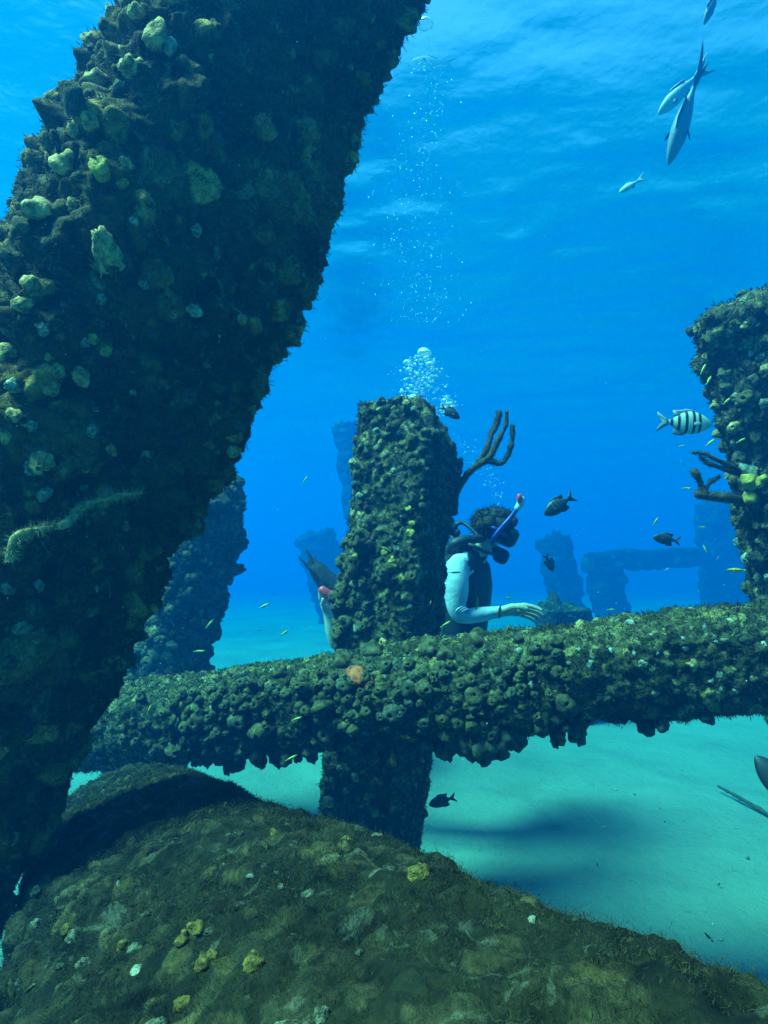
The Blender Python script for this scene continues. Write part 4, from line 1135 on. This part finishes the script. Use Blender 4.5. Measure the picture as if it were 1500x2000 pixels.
def reg(e, px, py):
    a, b = e
    if b in HANDS or a in HANDS: return 0
    if b == fa and False: return 1
    if b in ARM and b not in (sho, sho2): return 1
    if b in (sho, sho2): return 1 if (px < 914 and py > 1080) else 2
    if b in HEADS and px > 925: return 0
    return 2
skin_body('body', N_, E_, pel, reg, [M['skin'], M['rash'], M['suit']], diver, loc)

# hair: bushy, brown, drifting
hc = P(964, 1024, DD)
V, Fc = ICO3
dirs = rng.normal(size=(110, 3)); dirs /= np.linalg.norm(dirs, axis=1)[:, None]
parts = []
for q in range(110):
    dv = dirs[q]
    p = hc + (CR * dv[0] * 0.078 + CF * dv[1] * 0.075 + CU * dv[2] * 0.055)
    f = (p - hc) @ CR
    if f > 0.045 and (p - hc) @ CU < 0.005: continue
    r = rng.uniform(0.014, 0.030)
    parts.append((V * (r * (1 + 0.35 * fbm(V * 1.3 + q, 2.2, 3, q)))[:, None] + p, Fc))
hair = loc_mesh('hair', parts, M['hair'], loc, diver)
nb = 2600
dv = rng.normal(size=(nb, 3)); dv /= np.linalg.norm(dv, axis=1)[:, None]
dv = dv[~((dv[:, 0] > 0.45) & (dv[:, 2] < 0.1))]; nb = len(dv)
b = hc + np.outer(dv[:, 0] * 0.10, CR) + np.outer(dv[:, 1] * 0.095, CF) + np.outer(dv[:, 2] * 0.075, CU)
dw = np.outer(dv[:, 0], CR) + np.outer(dv[:, 1], CF) + np.outer(dv[:, 2], CU) + rng.normal(size=(nb, 3)) * 0.5
sd = np.cross(dw, rng.normal(size=(nb, 3))); sd /= np.linalg.norm(sd, axis=1)[:, None]
V = np.stack([b - sd * .0012, b + sd * .0012, b + dw * (0.006 + 0.014 * rng.random((nb, 1)))], 1).reshape(-1, 3)
o = link('loose_strands', mesh_np('loose_strands', V - loc, np.arange(nb * 3).reshape(-1, 3), M['hair']), hair); o['kind'] = 'stuff'

# mask looks to the right and down
fx = CR * 0.88 - CU * 0.44; fx /= np.linalg.norm(fx); fu = CU * 0.88 + CR * 0.44; fu /= np.linalg.norm(fu)
mask = loc_mesh('dive_mask', [rbox(P(993, 1049, DD), fx, CF, fu, 0.026, 0.078, 0.044, 5)], M['gear'], loc, diver)
loc_mesh('lens', [rbox(P(993, 1049, DD) + fx * 0.024, fx, CF, fu, 0.006, 0.068, 0.034, 6)], M['lens'], loc, mask)
loc_mesh('strap', [tube([P(987, 1045, DD - .085), P(968, 1033, DD - .098), P(948, 1026, DD - .06), P(940, 1026, DD), P(948, 1026, DD + .06), P(968, 1033, DD + .098), P(987, 1045, DD + .085)], .010, 8, 6)], M['bluetube'], loc, mask)
reg_ = loc_mesh('regulator', [rbox(P(979, 1086, DD - .01), fx, CF, fu, 0.032, 0.040, 0.034, 3.2), rbox(P(970, 1074, DD - .01), fx, CF, fu, 0.022, 0.024, 0.018, 3)], M['gear'], loc, diver)
loc_mesh('hose', [tube([P(973, 1084, DD - .03), P(950, 1078, DD - .10), P(928, 1068, DD - .12), P(908, 1060, DD - .09), P(888, 1045, DD)], .0095, 8, 8)], M['gear'], loc, reg_)
sn = loc_mesh('snorkel', [tube([P(962, 1062, DD - .085), P(966, 1048, DD - .105), P(982, 1028, DD - .11), P(998, 1010, DD - .11), P(1011, 992, DD - .11)], .0105, 12, 8)], M['bluetube'], loc, diver)
loc_mesh('snorkel_top', [tube([P(1010, 993, DD - .11), P(1016, 984, DD - .11), P(1018, 975, DD - .112)], [.0135, .0165, .0175], 12, 6)], M['clear'], loc, sn)
loc_mesh('tip', [tube([P(1014.5, 979, DD - .122), P(1014.5, 972, DD - .124), P(1014.5, 968, DD - .124)], [.010, .012, .0105], 12, 4)], M['redtip'], loc, sn)
# dark buoyancy vest, collar and shoulder strap
vest = []
V, Fc = tube([P(902, 1232, DD), P(906, 1190, DD), P(910, 1140, DD), P(911, 1100, DD), P(914, 1078, DD)], [.108, .114, .122, .108, .07], 26, 8, 0.10, 4)
loc_mesh('dive_vest', [(V, Fc)], M['gear'], loc, diver)
loc_mesh('shoulder_strap', [tube([P(880, 1075, DD - .08), P(890, 1062, DD - .10), P(912, 1056, DD - .09), P(938, 1052, DD - .065), P(948, 1053, DD - .03)], [.022, .024, .022, .018, .012], 10, 6, 0.15, 2)], M['gear'], loc, diver)
loc_mesh('shirt_collar', [tube([P(911, 1061, DD - .085), P(918, 1063, DD - .095), P(926, 1067, DD - .095), P(934, 1075, DD - .08)], [.008, .010, .008, .006], 8, 6)], M['rash'], loc, diver)
loc_mesh('vest_buckle', [tube([P(925, 1150, DD - .118), P(943, 1152, DD - .095)], .012, 6, 1)], M['gear'], loc, diver)
loc_mesh('wristband', [tube([P(975.5, 1189, 2.70 - .028), P(978, 1184, 2.70), P(978, 1189, 2.70 + .028), P(976, 1203, 2.70 + .022), P(975, 1206, 2.70), P(975, 1201, 2.70 - .026), P(975.5, 1189, 2.70 - .028)], .0045, 6, 4)], M['rod'], loc, diver)
# folds on the inside of the elbow
loc_mesh('sleeve_fold', [tube([P(888 + 4 * q, 1200 + 2 * q, 2.70 - .034), P(894 + 4 * q, 1190 + 2.5 * q, 2.70 - .043), P(904 + 4 * q, 1184 + 3 * q, 2.70 - .038), P(910 + 3 * q, 1184 + 4 * q, 2.70 - .02)], [.002, .005, .005, .002], 8, 6) for q in (0, 1, 2)], M['rash'], loc, diver)
tank = loc_mesh('air_tank', [tube([P(848, 1235, DD + .02), P(850, 1150, DD + .02), P(856, 1075, DD + .02), P(862, 1058, DD + .02)], [.085, .088, .085, .04], 22, 6)], M['metal'], loc, diver)
valve = loc_mesh('valve', [tube([P(865, 1058, DD), P(872, 1044, DD), P(880, 1036, DD), P(890, 1034, DD)], [.018, .022, .020, .014], 10, 4), rbox(P(883, 1033, DD - .02), CR, CF, CU, .024, .022, .026, 3), rbox(P(893, 1040, DD - .03), CR, CF, CU, .014, .014, .016, 2.5)], M['gear'], loc, tank)
loc_mesh('hose', [tube([P(888, 1034, DD), P(893, 1024, DD), P(904, 1021, DD), P(915, 1028, DD - .02), P(926, 1038, DD - .04), P(936, 1050, DD - .06)], .009, 8, 8)], M['gear'], loc, tank)
loc_mesh('hose', [tube([P(880, 1045, DD - .02), P(886, 1054, DD - .05), P(896, 1062, DD - .08), P(902, 1074, DD - .1)], .009, 8, 8)], M['gear'], loc, tank)
for dz in (0.0, 0.14):
    a = P(655, 1442, 2.945 + dz)
    V, Fc = ICO3
    loc_mesh('swim_fin', [rbox(a - CR * 0.20 - CU * 0.02, CR, CF * 0.9 + CU * 0.2, CU, 0.24, 0.085, 0.012, 3)], M['gear'], loc, diver)

# second person, mostly hidden behind the middle piling
D2 = 3.7
loc = P(690, 1290, D2)
p2 = empty('person', loc, 'swimmer with red mask and drifting dark hair, mostly hidden behind the middle piling', 'person', 'people in the water')
N_, E_ = [], []
pel = nd(P(700, 1320, D2), 0.12)
wai = nd(P(697, 1275, D2), 0.10, pel)
che = nd(P(692, 1228, D2), 0.115, wai)
nek = nd(P(682, 1198, D2), 0.055, che)
hd0 = nd(P(672, 1182, D2), 0.075, nek)
hd1 = nd(P(664, 1170, D2), 0.085, hd0)
fc = nd(P(652, 1178, D2), 0.055, hd0)
sho = nd(P(668, 1212, D2 - .14), 0.055, che)
elb = nd(P(654, 1268, D2 - .20), 0.040, sho)
wri = nd(P(640, 1200, D2 - .20), 0.028, elb)
hand_nodes(N_, E_, wri, P(634, 1184, D2 - .20), CU - CR * 0.25, CF * 0.8 + CR * 0.3, -CR * 0.9, 1.0, 0.5)
sho2 = nd(P(712, 1212, D2 + .14), 0.055, che)
elb2 = nd(P(722, 1275, D2 + .16), 0.040, sho2)
wri2 = nd(P(716, 1325, D2 + .10), 0.028, elb2)
hand_nodes(N_, E_, wri2, P(713, 1342, D2 + .08), -CU, CF, CR, 1.0, 0.5)
for dz in (-0.09, 0.09):
    h_ = nd(P(702, 1340, D2 + dz), 0.09, pel); k1 = nd(P(712, 1385, D2 + dz), 0.07, h_); k2 = nd(P(722, 1420, D2 + dz), 0.055, k1)
    k3 = nd(P(770, 1424, D2 + dz + .1), 0.05, k2); nd(P(815, 1425, D2 + dz + .2), 0.035, k3)
def reg2(e, px, py):
    return 0
skin_body('body', N_, E_, pel, reg2, [M['skin'], M['suit']], p2, loc)
loc_mesh('dive_mask', [tube([P(629, 1152, D2 - .30), P(638, 1160, D2 - .30), P(650, 1168, D2 - .28), P(664, 1177, D2 - .22)], [.024, .027, .040, .040], 10, 6)], M['redtip'], loc, p2)
parts = []
hpts = [P(668, 1160, D2), P(655, 1150, D2), P(635, 1132, D2), P(615, 1108, D2), P(600, 1088, D2)]
parts.append(tube([P(676, 1166, D2), P(660, 1152, D2), P(638, 1134, D2), P(618, 1110, D2), P(606, 1094, D2)], [.07, .08, .07, .05, .012], 20, 6, 0.25, 8))
for q in range(14):
    j = rng.normal(size=3) * [0.02, 0.03, 0.02]
    k = rng.uniform(0.6, 1.0)
    pp = [hpts[0] + j * 0.5] + [h + j * (0.7 + 0.25 * m_) + rng.normal(size=3) * 0.012 for m_, h in enumerate(hpts[1:])]
    parts.append(tube(pp, np.array([.016, .024, .022, .012, .001]) * k, 6, 4))
loc_mesh('hair', parts, M['hair'], loc, p2)
